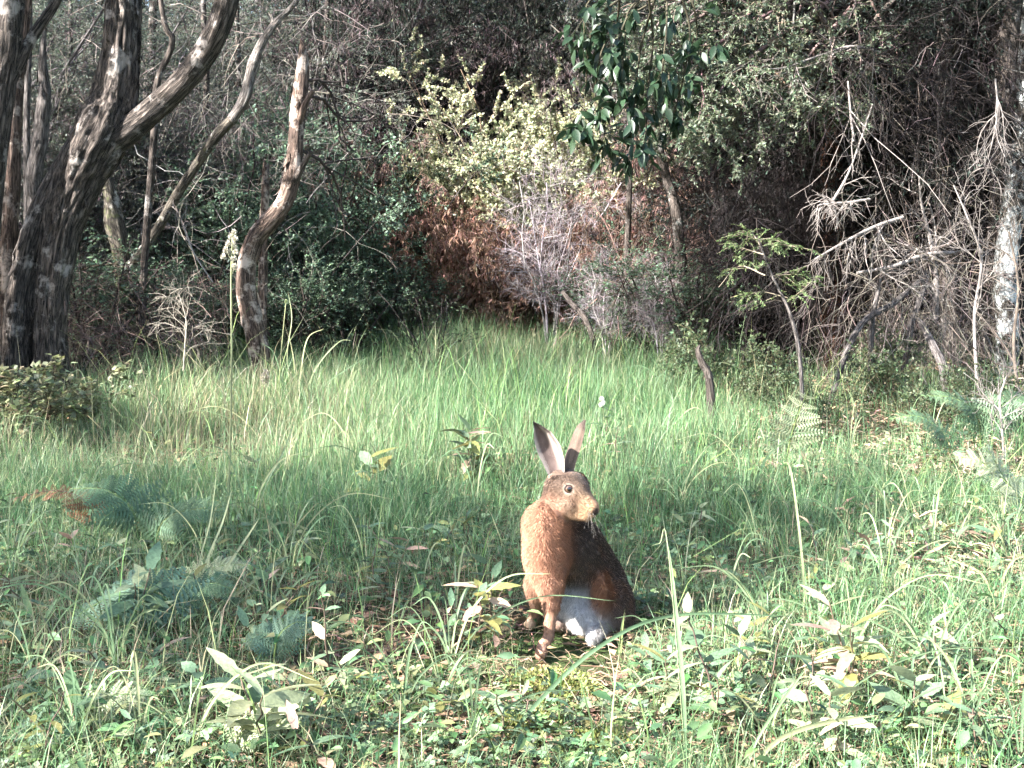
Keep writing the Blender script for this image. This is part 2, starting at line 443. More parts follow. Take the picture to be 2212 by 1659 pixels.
for a, b, r, h, k in ((1950, 1010, 0.5, .1, 0), (2110, 1060, 0.5, .1, 0), (1800, 1090, .25, .1, .2), (2200, 1500, .3, .1, .1), (1950, 1200, .22, .1, .3), (1500, 930, .4, .1, .4), (1850, 980, 0.25, .1, .1), (2230, 1090, .35, .2, 0), (2180, 1250, 0.36, .1, 0), (2150, 1400, 0.32, .1, 0), (2040, 1330, .15, .1, .2), (1690, 1035, 0.28, .2, 0), (1850, 1540, 0.17, .17, 0),
                (1600, 1000, .3, .1, .4), (330, 1020, 0.2, .1, .3), (560, 980, 0.3, .1, .4), (500, 1600, 0.10, .1, .2), (715, 1480, 0.12, .2, .2), (980, 1180, 0.2, .1, .4), (1320, 1010, .2, .1, .3),
                (1445, 1520, 0.12, .08, .2), (1600, 1360, 0.15, .1, .3), (1480, 1640, .12, .25, .2), (800, 1090, .15, .25, .2), (1000, 1400, .18, .08, .4), (1150, 1600, .15, .05, .4)):
    litg(a, b, r, h, k)

# ------------------------------------------------------------------ ground
def build_ground():
    xs = np.unique(np.concatenate([np.linspace(-120, -14, 18), np.linspace(-14, -5, 24), np.arange(-5, 5.01, 0.1), np.linspace(5, 14, 24), np.linspace(14, 120, 18)]))
    ys = np.unique(np.concatenate([np.linspace(-60, -4, 12), np.linspace(-4, 1.5, 14), np.arange(1.5, 14.01, 0.1), np.linspace(14, 26, 24), np.linspace(26, 160, 40)]))
    X, Y = np.meshgrid(xs, ys, indexing='ij')
    Z = gz(X, Y) + 0.02 * (fbm(np.stack([X * 3, Y * 3, X * 0], -1), 3, 3) - 0.45) * sm(26, 14, Y) * sm(-4, 1, Y)
    V = np.stack([X, Y, Z], -1).reshape(-1, 3)
    idx = np.arange(len(V)).reshape(X.shape)
    Fq = np.stack([idx[:-1, :-1], idx[1:, :-1], idx[1:, 1:], idx[:-1, 1:]], -1).reshape(-1, 4)
    o = obj('ground', make_mesh('ground', V, Fq, smooth=True), ground_mat())
    tag(o, 'brown forest floor of soil and leaf litter under the plants', 'ground', kind='structure')
build_ground()

def view_points(n, rng, y0, y1, margin=0.35, bias=1.0):
    """random ground points inside the view"""
    u = rng.random(n) ** bias
    Y = y0 + (y1 - y0) * u
    X = (rng.random(n) * 2 - 1) * (Y * 0.404 + margin)
    return X, Y
scene.cycles.use_adaptive_sampling = True
scene.cycles.adaptive_threshold = 0.025
scene.cycles.adaptive_min_samples = 16
scene.cycles.max_bounces = 4
scene.cycles.diffuse_bounces = 2
scene.cycles.glossy_bounces = 2
scene.cycles.transmission_bounces = 2
scene.cycles.transparent_max_bounces = 2
scene.cycles.caustics_reflective = False
scene.cycles.caustics_refractive = False

# ------------------------------------------------------------------ the hare
def build_hare():
    ZS = 500.0 / 1152.0          # the hare was studied in a crop of the photograph
    def hp(zx, zy, Y):
        sx = 1200 + zx * ZS; sy = 1000 + zy * ZS
        return pix(sx * 2212 / 2560.0, sy * 2212 / 2560.0, Y)
    def hx(zx, Y): return hp(zx, 900, Y)[0]
    RUSTY = np.array((0.285, 0.148, 0.092)); BUFF = np.array((0.27, 0.175, 0.10)); DARK = np.array((0.062, 0.045, 0.036))
    CHEEK = np.array((0.115, 0.078, 0.057)); WHITE = np.array((0.58, 0.55, 0.53)); TAN = np.array((0.185, 0.115, 0.066)); CROWN = np.array((0.055, 0.036, 0.026))
    PALE = np.array((0.45, 0.33, 0.22)); THIGH = np.array((0.15, 0.068, 0.035)); LEG = np.array((0.205, 0.115, 0.075))
    prims = []   # kind, a, b, ra, rb, colour, blend
    def cone(a, b, ra, rb, c, k=0.016): prims.append(('c', np.array(a), np.array(b), ra, rb, np.array(c), k))
    def ell(c0, r, c, k=0.016, rot=None): prims.append(('e', np.array(c0), np.array(r), 0, 0, np.array(c), k))
    # chest, neck and shoulder
    ell(hp(382, 840, 2.985), (0.054, 0.070, 0.108), RUSTY, 0.02)
    cone(hp(405, 705, 2.995), hp(450, 590, 3.003), 0.046, 0.033, RUSTY, 0.016)
    cone(hp(395, 930, 2.965), hp(405, 1090, 2.935), 0.049, 0.026, RUSTY * 1.03, 0.02)
    # back, flank and rump
    cone(hp(535, 845, 3.06), hp(648, 1055, 3.165), 0.074, 0.082, DARK, 0.03)
    ell(hp(768, 1200, 3.10), (0.050, 0.090, 0.084), DARK * 1.2, 0.02)
    ell(hp(705, 1140, 3.03), (0.024, 0.035, 0.062), THIGH * 1.25, 0.025)
    ell(hp(575, 1185, 3.09), (0.062, 0.065, 0.072), WHITE * 0.9, 0.02)
    ell(hp(610, 1265, 3.03), (0.040, 0.040, 0.034), WHITE, 0.02)
    # near hind foot, far hind foot
    cone((hx(800, 3.15), 3.15, 0.030), (hx(690, 3.02), 3.02, 0.024), 0.028, 0.022, WHITE * 0.75, 0.015)
    cone((hx(690, 3.02), 3.02, 0.022), (hx(655, 2.95), 2.95, 0.016), 0.021, 0.014, WHITE * 0.7, 0.012)
    cone((hx(470, 3.20), 3.20, 0.03), (hx(450, 3.05), 3.05, 0.018), 0.024, 0.016, LEG, 0.012)
    # near foreleg, light put into its raised colours against the grass shade
    cone(hp(410, 1080, 2.935), hp(412, 1200, 2.92), 0.027, 0.0155, LEG * 1.3, 0.012)
    cone(hp(412, 1200, 2.92), hp(395, 1370, 2.905), 0.0155, 0.0112, LEG * 1.25, 0.008)
    cone(hp(395, 1370, 2.905), (hx(368, 2.88), 2.885, 0.020), 0.0112, 0.0112, LEG * 1.25, 0.008)
    cone((hx(368, 2.88), 2.885, 0.016), (hx(350, 2.85), 2.840, 0.012), 0.0140, 0.0125, LEG * 1.45, 0.008)
    # other foreleg, set further back
    cone(hp(340, 1060, 2.985), hp(332, 1190, 3.05), 0.034, 0.0175, LEG, 0.014)
    cone(hp(332, 1190, 3.05), (hx(312, 3.11), 3.11, 0.020), 0.0165, 0.013, LEG * 1.2, 0.008)
    cone((hx(312, 3.11), 3.11, 0.016), (hx(285, 3.07), 3.07, 0.012), 0.0135, 0.0125, (0.5, 0.36, 0.25), 0.008)
    # tail behind the rump
    ell(hp(850, 1290, 3.19), (0.022, 0.03, 0.03), DARK, 0.01)
    # head
    cone(hp(478, 508, 3.000), hp(545, 533, 2.983), 0.0355, 0.034, CHEEK, 0.012)
    ell(hp(515, 458, 3.004), (0.036, 0.034, 0.020), CROWN, 0.010)
    cone(hp(440, 500, 3.010), hp(432, 580, 3.012), 0.026, 0.027, CHEEK * 1.1, 0.012)
    ell(hp(345, 715, 3.0), (0.040, 0.048, 0.046), RUSTY, 0.016)
    cone(hp(450, 480, 3.006), hp(440, 435, 3.004), 0.022, 0.012, CHEEK * 1.1, 0.012)
    cone(hp(508, 440, 3.025), hp(512, 400, 3.034), 0.017, 0.010, CROWN * 1.1, 0.008)
    ell(hp(578, 500, 2.998), (0.021, 0.026, 0.021), CROWN * 1.1, 0.010)
    cone(hp(560, 548, 2.982), hp(634, 618, 2.955), 0.0315, 0.0215, TAN * 1.15, 0.010)
    ell(hp(520, 602, 2.974), (0.030, 0.028, 0.027), CHEEK * 1.15, 0.012)
    cone(hp(545, 648, 2.970), hp(612, 664, 2.957), 0.0175, 0.0145, BUFF * 1.1, 0.010)
    ell(hp(655, 628, 2.944), (0.0115, 0.013, 0.0120), TAN * 1.2, 0.006)
    ell(hp(645, 655, 2.944), (0.010, 0.011, 0.008), BUFF, 0.004)
    EYE = hp(512, 512, 2.9605)
    ell(EYE + np.array([0, 0.004, 0]), (0.0155, 0.008, 0.0145), CHEEK * 1.1, 0.006)
    # distance field on a grid, then surface nets
    lo = np.array([hx(190, 3.0), 2.80, -0.012]); hi = np.array([hx(960, 3.15), 3.34, hp(500, 380, 3.0)[2]])
    h = 0.0038
    nx, ny, nz = np.ceil((hi - lo) / h).astype(int)
    gx = (lo[0] + h * np.arange(nx))[:, None, None]; gy = (lo[1] + h * np.arange(ny))[None, :, None]; gzz = (lo[2] + h * np.arange(nz))[None, None, :]
    def field(x, y, z, want_col=False):
        D = None; Wc = 0; Cc = 0
        for kind, a, b, ra, rb, c, k in prims:
            if kind == 'c':
                ab = b - a; L2 = ab @ ab
                t = np.clip(((x - a[0]) * ab[0] + (y - a[1]) * ab[1] + (z - a[2]) * ab[2]) / L2, 0, 1)
                d = np.sqrt((x - a[0] - t * ab[0]) ** 2 + (y - a[1] - t * ab[1]) ** 2 + (z - a[2] - t * ab[2]) ** 2) - (ra + (rb - ra) * t)
            else:
                q = ((x - a[0]) / b[0]) ** 2 + ((y - a[1]) / b[1]) ** 2 + ((z - a[2]) / b[2]) ** 2
                s = np.sqrt(q); g = np.sqrt(((x - a[0]) / b[0] ** 2) ** 2 + ((y - a[1]) / b[1] ** 2) ** 2 + ((z - a[2]) / b[2] ** 2) ** 2) + 1e-9
                d = s * (s - 1) / g
            if want_col:
                w = np.exp(-np.maximum(d, -0.006) / 0.009); Wc = Wc + w; Cc = Cc + w[..., None] * c
            if D is None: D = d
            else:
                hh = np.clip(0.5 + 0.5 * (D - d) / k, 0, 1)
                D = D * (1 - hh) + d * hh - k * hh * (1 - hh)
        return (D, Cc / Wc[..., None]) if want_col else D
    D = field(gx, gy, gzz).astype(np.float32)
    # the eye socket is hollowed a little
    D = np.maximum(D, -(np.sqrt((gx - EYE[0]) ** 2 + (gy - EYE[1] + 0.002) ** 2 + (gzz - EYE[2]) ** 2) - 0.0095))
    ins = D < 0
    c8 = [ins[i:nx - 1 + i, j:ny - 1 + j, k:nz - 1 + k] for i in (0, 1) for j in (0, 1) for k in (0, 1)]
    s = sum(c.astype(np.int8) for c in c8)
    act = (s > 0) & (s < 8)
    ci = np.argwhere(act); vid = -np.ones(act.shape, np.int64); vid[act] = np.arange(len(ci))
    acc = np.zeros((len(ci), 3)); cnt = np.zeros(len(ci))
    corner = [(i, j, k) for i in (0, 1) for j in (0, 1) for k in (0, 1)]
    for p in corner:
        for ax in range(3):
            if p[ax] == 0:
                q = list(p); q[ax] = 1
                d0 = D[ci[:, 0] + p[0], ci[:, 1] + p[1], ci[:, 2] + p[2]]; d1 = D[ci[:, 0] + q[0], ci[:, 1] + q[1], ci[:, 2] + q[2]]
                m = (d0 < 0) != (d1 < 0)
                t = np.where(m, d0 / np.where(m, d0 - d1, 1), 0)
                pt = np.array(p)[None] + 0.0; pt = np.repeat(pt, len(ci), 0); pt[:, ax] += t
                acc += np.where(m[:, None], pt, 0); cnt += m
    V = lo + h * (ci + acc / cnt[:, None])
    quads = []
    for ax in range(3):
        o1, o2 = [(1, 2), (2, 0), (0, 1)][ax]
        sl0 = [slice(1, n - 1) for n in D.shape]; sl1 = [slice(1, n - 1) for n in D.shape]
        sl0[ax] = slice(0, D.shape[ax] - 1); sl1[ax] = slice(1, D.shape[ax])
        a0 = ins[tuple(sl0)]; a1 = ins[tuple(sl1)]
        e = np.argwhere(a0 != a1)
        flip = a0[a0 != a1]
        off = np.array([1, 1, 1]); off[ax] = 0
        base = e + off
        def v(d1, d2):
            q = base.copy(); q[:, o1] -= d1; q[:, o2] -= d2
            return vid[q[:, 0], q[:, 1], q[:, 2]]
        Q = np.stack([v(1, 1), v(0, 1), v(0, 0), v(1, 0)], -1)
        Q[~flip] = Q[~flip][:, ::-1]
        quads.append(Q[(Q >= 0).all(1)])
    Q = np.vstack(quads)
    _, C = field(V[:, 0], V[:, 1], V[:, 2], True)
    # markings that belong to the coat
    dE = np.linalg.norm((V - EYE) * np.array([1, 0.6, 1.05]), axis=1)
    w = sm(0.0155, 0.0135, dE)[:, None]; C = C * (1 - w) + np.array((0.28, 0.215, 0.165)) * w
    w = sm(0.0118, 0.0105, dE)[:, None]; C = C * (1 - w) + np.array((0.03, 0.02, 0.015)) * w
    nose = hp(664, 640, 2.936); dN = np.linalg.norm((V - nose) * np.array([1.1, 0.8, 1.0]), axis=1)
    w = sm(0.0105, 0.0065, dN)[:, None]; C = C * (1 - w) + np.array((0.03, 0.017, 0.013)) * w
    mouth = np.abs(V[:, 2] - hp(640, 650, 2.95)[2]) + np.maximum(0, hx(625, 2.95) - V[:, 0])
    w = sm(0.005, 0.002, mouth)[:, None]; C = C * (1 - 0.8 * w)
    spot = np.linalg.norm((V - hp(545, 590, 2.945)) * np.array([1.2, 0.6, 0.8]), axis=1)
    w = 0.55 * sm(0.017, 0.008, spot)[:, None]; C = C * (1 - w) + np.array((0.06, 0.032, 0.02)) * w
    spot = np.linalg.norm((V - hp(600, 560, 2.955)) * np.array([0.9, 0.6, 1.2]), axis=1)
    w = 0.5 * sm(0.018, 0.006, spot)[:, None]; C = C * (1 - w) + np.array((0.27, 0.185, 0.115)) * w
    spot = np.linalg.norm((V - hp(612, 505, 2.985)) * np.array([1.0, 0.5, 0.55]), axis=1)
    w = 0.75 * sm(0.020, 0.008, spot)[:, None]; C = C * (1 - w) + np.array((0.035, 0.026, 0.022)) * w
    n = fbm(V * 90, 2, 3)
    C = C * (0.72 + 0.62 * n)[:, None]
    dk = sm(0.11, 0.05, C.mean(1)) * sm(.45, .62, fbm(V * 45, 7, 3)); C = C * (1 - .55 * dk[:, None]) + np.array((0.105, 0.058, 0.036)) * .55 * dk[:, None]
    # ears: cupped blades, part of the same mesh
    def ear(rows, open_dir, depth, inner, outer, rim, tipdark):
        ts = np.linspace(0, 1, 22)
        rows = np.array(rows, float)
        key = np.linspace(0, 1, len(rows))
        cx, cy, hw, yy = [np.interp(ts, key, rows[:, i]) for i in range(4)]
        cen = np.array([hp(a, b, c) for a, b, c in zip(cx, cy, yy)]); wid = hw * 0.000404 * 1.24
        tg = nrm(np.gradient(cen, axis=0)); o = np.array(open_dir, float)
        sdir = nrm(np.cross(tg, np.broadcast_to(o, tg.shape))); od = np.cross(sdir, tg)
        ss = np.linspace(-1, 1, 15)
        out = []
        cols = []
        for side in (0, 1):
            th = 0.0 if side == 0 else 0.0028
            base = cen[:, None] + sdir[:, None] * (ss[None, :, None] * wid[:, None, None]) - od[:, None] * (depth * (1 - np.abs(ss[None, :, None]) ** 1.8) * wid[:, None, None] * 1.0 + th * (1 - np.abs(ss[None, :, None]) ** 4))
            out.append(base.reshape(-1, 3))
            tt = np.repeat(ts, 15); sg = np.tile(ss, 22)
            if side == 0:
                c = inner[None] * (0.75 + 0.5 * vnoise(base.reshape(-1, 3) * 160, 4))[:, None] * np.ones((len(tt), 3))
                rm = np.clip((sm(0.68, 0.95, np.abs(sg)) + sm(0.30, 0.1, np.abs(sg - 0.35)) * 0.6 * sm(0.2, 0.4, tt)), 0, 1)[:, None]
                c = c * (1 - rm) + rim * rm
            else:
                c = outer[None] * (0.75 + 0.5 * vnoise(base.reshape(-1, 3) * 160, 5))[:, None] * np.ones((len(tt), 3))
                c = c * (1 - 0.6 * sm(0.75, 1.0, sg))[:, None]
            tip = sm(0.80, 0.92, tt + 0.06 * sg)[:, None] * tipdark
            c = c * (1 - tip) + np.array((0.012, 0.01, 0.01)) * tip
            cols.append(c)
        idx = np.arange(22 * 15).reshape(22, 15)
        q = np.stack([idx[:-1, :-1], idx[:-1, 1:], idx[1:, 1:], idx[1:, :-1]], -1).reshape(-1, 4)
        q2 = q[:, ::-1] + 330
        return np.vstack(out), np.vstack([q, q2]), np.vstack(cols)
    INNER = np.array((0.125, 0.09, 0.08)); OUTER = np.array((0.085, 0.06, 0.045)); RIM = np.array((0.42, 0.36, 0.32))
    e1 = ear([(448, 490, 22, 3.000), (440, 430, 40, 2.998), (424, 355, 54, 2.996), (394, 275, 60, 2.994), (360, 205, 46, 2.990), (332, 160, 22, 2.986), (308, 126, 2, 2.982)], (-0.30, -0.95, 0.1), 0.7, INNER, OUTER, RIM, 0.85)
    e2 = ear([(505, 470, 24, 3.028), (508, 410, 33, 3.034), (522, 340, 37, 3.040), (546, 270, 37, 3.044), (568, 200, 33, 3.046), (583, 160, 27, 3.046), (606, 114, 3, 3.046)], (-0.62, -0.70, 0.1), -0.55, OUTER * 1.15, INNER, OUTER * 1.9, 0.55)
    base = np.array([hx(520, 3.0), 3.0, 0.0])
    allV = [V]; allQ = [Q]; allC = [C]; n0 = len(V)
    for ev, eq, ec in (e1, e2):
        allV.append(ev); allQ.append(eq + n0); allC.append(ec); n0 += len(ev)
    AV = np.vstack(allV); AQ = np.vstack(allQ); AC = np.clip(np.vstack(allC), 0.004, 0.85)
    m, nt, out = new_mat('hare_coat'); L = nt.links
    at = nt.nodes.new('ShaderNodeAttribute'); at.attribute_name = 'Col'
    b = nt.nodes.new('ShaderNodeBsdfPrincipled'); b.inputs['Roughness'].default_value = 0.8; b.inputs['Specular IOR Level'].default_value = 0.2
    b.inputs['Sheen Weight'].default_value = 0.15
    L.new(at.outputs['Color'], b.inputs['Base Color']); L.new(b.outputs[0], out.inputs['Surface'])
    root = thing('hare', 'brown hare sitting upright in the grass with ears raised and head turned aside', 'hare', tuple(base))
    body = obj('body', make_mesh('body', AV - base, AQ, AC, smooth=True), m, root)
    # fur
    rng = np.random.default_rng(11)
    tri = np.vstack([AQ[:, [0, 1, 2]], AQ[:, [0, 2, 3]]])
    a, bb, c = AV[tri[:, 0]], AV[tri[:, 1]], AV[tri[:, 2]]
    nn = np.cross(bb - a, c - a); ar = np.linalg.norm(nn, axis=1); nn = nn / (ar[:, None] + 1e-12)
    cen = (a + bb + c) / 3
    keep = np.linalg.norm(cen - EYE, axis=1) > 0.0125
    ar = ar * keep
    N = 190000
    pick = rng.choice(len(tri), N, p=ar / ar.sum())
    u = rng.random((N, 2)); fl = u.sum(1) > 1; u[fl] = 1 - u[fl]
    P = a[pick] + u[:, :1] * (bb - a)[pick] + u[:, 1:] * (c - a)[pick]
    Nn = nn[pick]
    Cp = AC[tri[pick, 0]]
    headc = hp(520, 560, 2.98)
    isear = P[:, 2] > hp(500, 425, 3.0)[2]
    dh = np.linalg.norm(P - headc, axis=1)
    head = ((dh < 0.058) | ((P[:, 0] > hx(535, 2.96)) & (P[:, 2] > hp(560, 705, 2.97)[2]) & (P[:, 1] < 3.0))) & ~isear
    leg = P[:, 2] < hp(400, 1180, 2.95)[2]
    length = np.where(isear, 0.0028, np.where(head, 0.0038, np.where(leg & (P[:, 0] < hx(470, 2.95)), 0.0035, 0.0085)))
    length = length * (0.6 + 0.8 * rng.random(N))
    flow = np.tile(np.array([[0.15, 0.25, -1.0]]), (N, 1))
    flow[head] = np.array([-0.85, 0.1, -0.2])
    flow[isear] = np.array([0, 0, 1.0])
    flow = flow - (flow * Nn).sum(1, keepdims=True) * Nn
    d = nrm(Nn * 0.34 + nrm(flow) * 0.8 + 0.22 * rng.normal(size=(N, 3)))
    side = nrm(np.cross(d, rng.normal(size=(N, 3)) * 0.3 + Nn))
    wdt = (0.00022 + 0.00022 * rng.random(N))[:, None] * np.where(length > 0.006, 1.0, 0.7)[:, None]
    bend = np.array([0, 0, -0.18]) * length[:, None]
    root_p = P - Nn * 0.0006
    V3 = np.stack([root_p - side * wdt, root_p + side * wdt, P + d * length[:, None] * 0.55 + side * wdt * 0.7, P + d * length[:, None] + bend], 1)
    Ff = (np.arange(N) * 4)[:, None] + np.array([[0, 1, 2]]); Ff2 = (np.arange(N) * 4)[:, None] + np.array([[0, 2, 3]])
    ag = rng.random(N)
    mult = 0.62 + 0.85 * ag
    dark = Cp.mean(1) < 0.09
    mult = np.where(dark, np.where(ag > 0.80, 4.0, 0.6 + 0.9 * ag), mult)
    Ch = np.clip(Cp * mult[:, None], 0.004, 0.85)
    Cv = np.stack([Ch * 0.75, Ch * 0.75, Ch, np.clip(Ch * 1.15, 0, 0.85)], 1).reshape(-1, 3)
    mf = leaf_mat('hare_fur', rough=0.65, trans=0.18, spec=0.25, vein=False)
    obj('fur', make_mesh('fur', V3.reshape(-1, 3) - base, np.vstack([Ff, Ff2]), Cv), mf, root)
    # whiskers
    wr = np.random.default_rng(5); n = 7
    st = np.array([hp(625 + 25 * wr.random(), 625 + 30 * wr.random(), 2.937) for _ in range(n)])
    dirs = nrm(np.stack([wr.uniform(-0.5, 0.6, n), wr.uniform(-1.0, -0.5, n), wr.uniform(-0.8, -0.2, n)], 1))
    tt = np.linspace(0, 1, 5)
    WP = st[:, None] + dirs[:, None] * (tt[None, :, None] * 0.05) + np.array([0, 0, -0.014]) * (tt ** 2)[None, :, None]
    WR = np.repeat(np.linspace(0.00014, 0.00006, 5)[None], n, 0)
    wv, wf, _ = tubes(WP, WR, 3, wr)
    obj('whiskers', make_mesh('whiskers', wv - base, wf, np.broadcast_to((0.3, 0.28, 0.26), wv.shape)), M_TWIG, root)
    # eye
    gaze = nrm(np.array([0.10, -1.0, 0.05]))
    nth, nph = 16, 24
    th = np.linspace(0, math.pi, nth)[:, None]; ph = np.linspace(0, 2 * math.pi, nph, endpoint=False)[None]
    S = np.stack([np.sin(th) * np.cos(ph), np.sin(th) * np.sin(ph), np.cos(th) + 0 * ph], -1).reshape(-1, 3)
    ex = nrm(np.cross(gaze, np.array([0, 0, 1.0]))); ey = np.cross(ex, gaze)
    SV = S[:, :1] * ex + S[:, 1:2] * ey + S[:, 2:] * gaze
    idx = np.arange(nth * nph).reshape(nth, nph); nxp = np.roll(idx, -1, 1)
    eq = np.stack([idx[:-1], idx[1:], nxp[1:], nxp[:-1]], -1).reshape(-1, 4)
    ang = np.repeat(th[:, 0], nph)
    ecol = np.where((ang < 0.55)[:, None], np.array((0.004, 0.004, 0.005)), np.where((ang < 0.95)[:, None], np.array((0.10, 0.055, 0.035)), np.array((0.02, 0.014, 0.012))))
    m, nt, out = new_mat('hare_eye')
    at = nt.nodes.new('ShaderNodeAttribute'); at.attribute_name = 'Col'
    b = nt.nodes.new('ShaderNodeBsdfPrincipled'); b.inputs['Roughness'].default_value = 0.06; b.inputs['Coat Weight'].default_value = 1.0
    nt.links.new(at.outputs['Color'], b.inputs['Base Color']); nt.links.new(b.outputs[0], out.inputs['Surface'])
    obj('eye', make_mesh('eye', SV * 0.0104 + EYE + np.array([0, 0.0022, 0]) - base, eq, ecol, smooth=True), m, root)
build_hare()

# ------------------------------------------------------------------ trees of the left edge
def strips_for(root, base, C, r, n, rng, mat, lo=0.05, hi=0.9):
    """long loose strips of bark hanging off a stem, each a piece of its own"""
    for _ in range(n):
        i = int(len(C) * (lo + (hi - lo) * rng.random())); i = min(max(i, 4), len(C) - 6)
        an = rng.uniform(0, 2 * math.pi); k = 9
        T = nrm(np.gradient(C, axis=0))
        j0 = i; L = rng.integers(5, 14); j = np.linspace(j0, min(j0 + L, len(C) - 1), k)
        cc = np.stack([np.interp(j, np.arange(len(C)), C[:, q]) for q in range(3)], 1); rr = np.interp(j, np.arange(len(C)), r)
        tt = nrm(np.gradient(cc, axis=0)); side = nrm(np.cross(tt, np.array([math.cos(an), math.sin(an), 0.1]))); outw = np.cross(side, tt)
        lift = 1.10 + 0.5 * rng.random() * (np.linspace(1, -0.1, k) ** 2 if rng.random() < 0.6 else np.linspace(-0.1, 1, k) ** 2)
        w = (0.006 + 0.014 * rng.random()) * np.sin(np.linspace(0.35, 2.9, k)) + 0.001
        mid = cc + outw * (rr * lift)[:, None]
        V = np.stack([mid - side * w[:, None], mid + outw * 0.003, mid + side * w[:, None]], 1).reshape(-1, 3)
        idx = np.arange(k * 3).reshape(k, 3)
        q = np.vstack([np.stack([idx[:-1, a], idx[:-1, a + 1], idx[1:, a + 1], idx[1:, a]], -1) for a in (0, 1)])
        tu = np.stack([np.tile(np.array([0.0, 0.01, 0.02]), k) + an, np.full(k * 3, an), np.repeat(np.linspace(0, 0.3, k), 3)], 1)
        obj('bark_strip', make_mesh('bark_strip', V - base, q, tuv=tu), mat, root)

def fine_spray(geo, P, n, rng, colr, ln=0.02, wd=0.006, t0=0.1, v=0.3, mask=True):
    pos, tg = along(P, n, rng, t0)
    if mask and LIT:
        ok = shade_mask(pos, rng); pos = pos[ok]; tg = tg[ok]
    N = len(pos)
    if N == 0: return
    d = nrm(tg * 0.6 + rng.normal(size=(N, 3)) * 0.7)
    nrml = nrm(rng.normal(size=(N, 3)) + np.array([0, -0.2, 0.8]))
    s = 0.6 + 0.8 * rng.random(N)
    V, Fc, C = leaves(pos, d, nrml, ln * s, wd * s, LEAF2, tint(colr, N, rng, v))
    geo.add(V, Fc, C)

def canopy(geo, tips, R, n, rng, colr, ln=0.11, wd=0.055):
    """leafy sprays in a ball of radius R round each tip"""
    N = len(tips) * n
    pos = np.repeat(tips, n, 0) + nrm(rng.normal(size=(N, 3))) * (R * rng.random((N, 1)) ** 0.5) * np.array([1, 1, 0.6])
    ok = shade_mask(pos, rng); pos = pos[ok]; N = len(pos)
    if not N: return
    d = nrm(rng.normal(size=(N, 3)) + np.array([0, 0, -0.2])); nr = nrm(rng.normal(size=(N, 3)) + np.array([0, 0, 1.2]))
    s = 0.6 + 0.8 * rng.random(N)
    geo.add(*leaves(pos, d, nr, ln * s, wd * s, LEAF2, tint(colr, N, rng)))

def add_limbs(root, base, stems, mat, rng, crown_col, crown_n=110, twig_col=(0.07, 0.055, 0.05)):
    """thin branches and leafy crown carried by the top ends of the stems"""
    tw = Geo(); cr = Geo()
    for tip, d, r in stems:
        P0 = np.stack([tip + d * t + np.array([0, 0, 0.25 * t]) for t in np.linspace(0, 2.4, 6)])[None]; R0 = np.linspace(r, r * 0.35, 6)[None]
        P1, R1 = grow(P0, R0, 9, 1.5, rng, 0.9, 0.18, -0.02, 5, 0.1)
        P2, R2 = grow(P1, R1, 5, 0.8, rng, 0.8, 0.25, 0.03, 4, 0.2)
        okb = shade_mask(P2[:, 2], rng); P2 = P2[okb]; R2 = R2[okb]
        for P, R, s in ((P0, R0, 6), (P1, R1, 4), (P2, R2, 3)):
            if len(P):
                V, Fq, _ = tubes(P, R, s, rng); tw.add(V, Fq, twig_col)
        canopy(cr, P2[:, -1], 0.5, crown_n // 5, rng, crown_col)
        canopy(cr, P1[:, -1], 0.5, crown_n // 5, rng, crown_col)
    obj('branches', tw.mesh('branches', off=base), M_TWIG, root)
    if cr.n: obj('crown', cr.mesh('crown', off=base), M_LEAF, root)

KAN = (0.075, 0.095, 0.052)

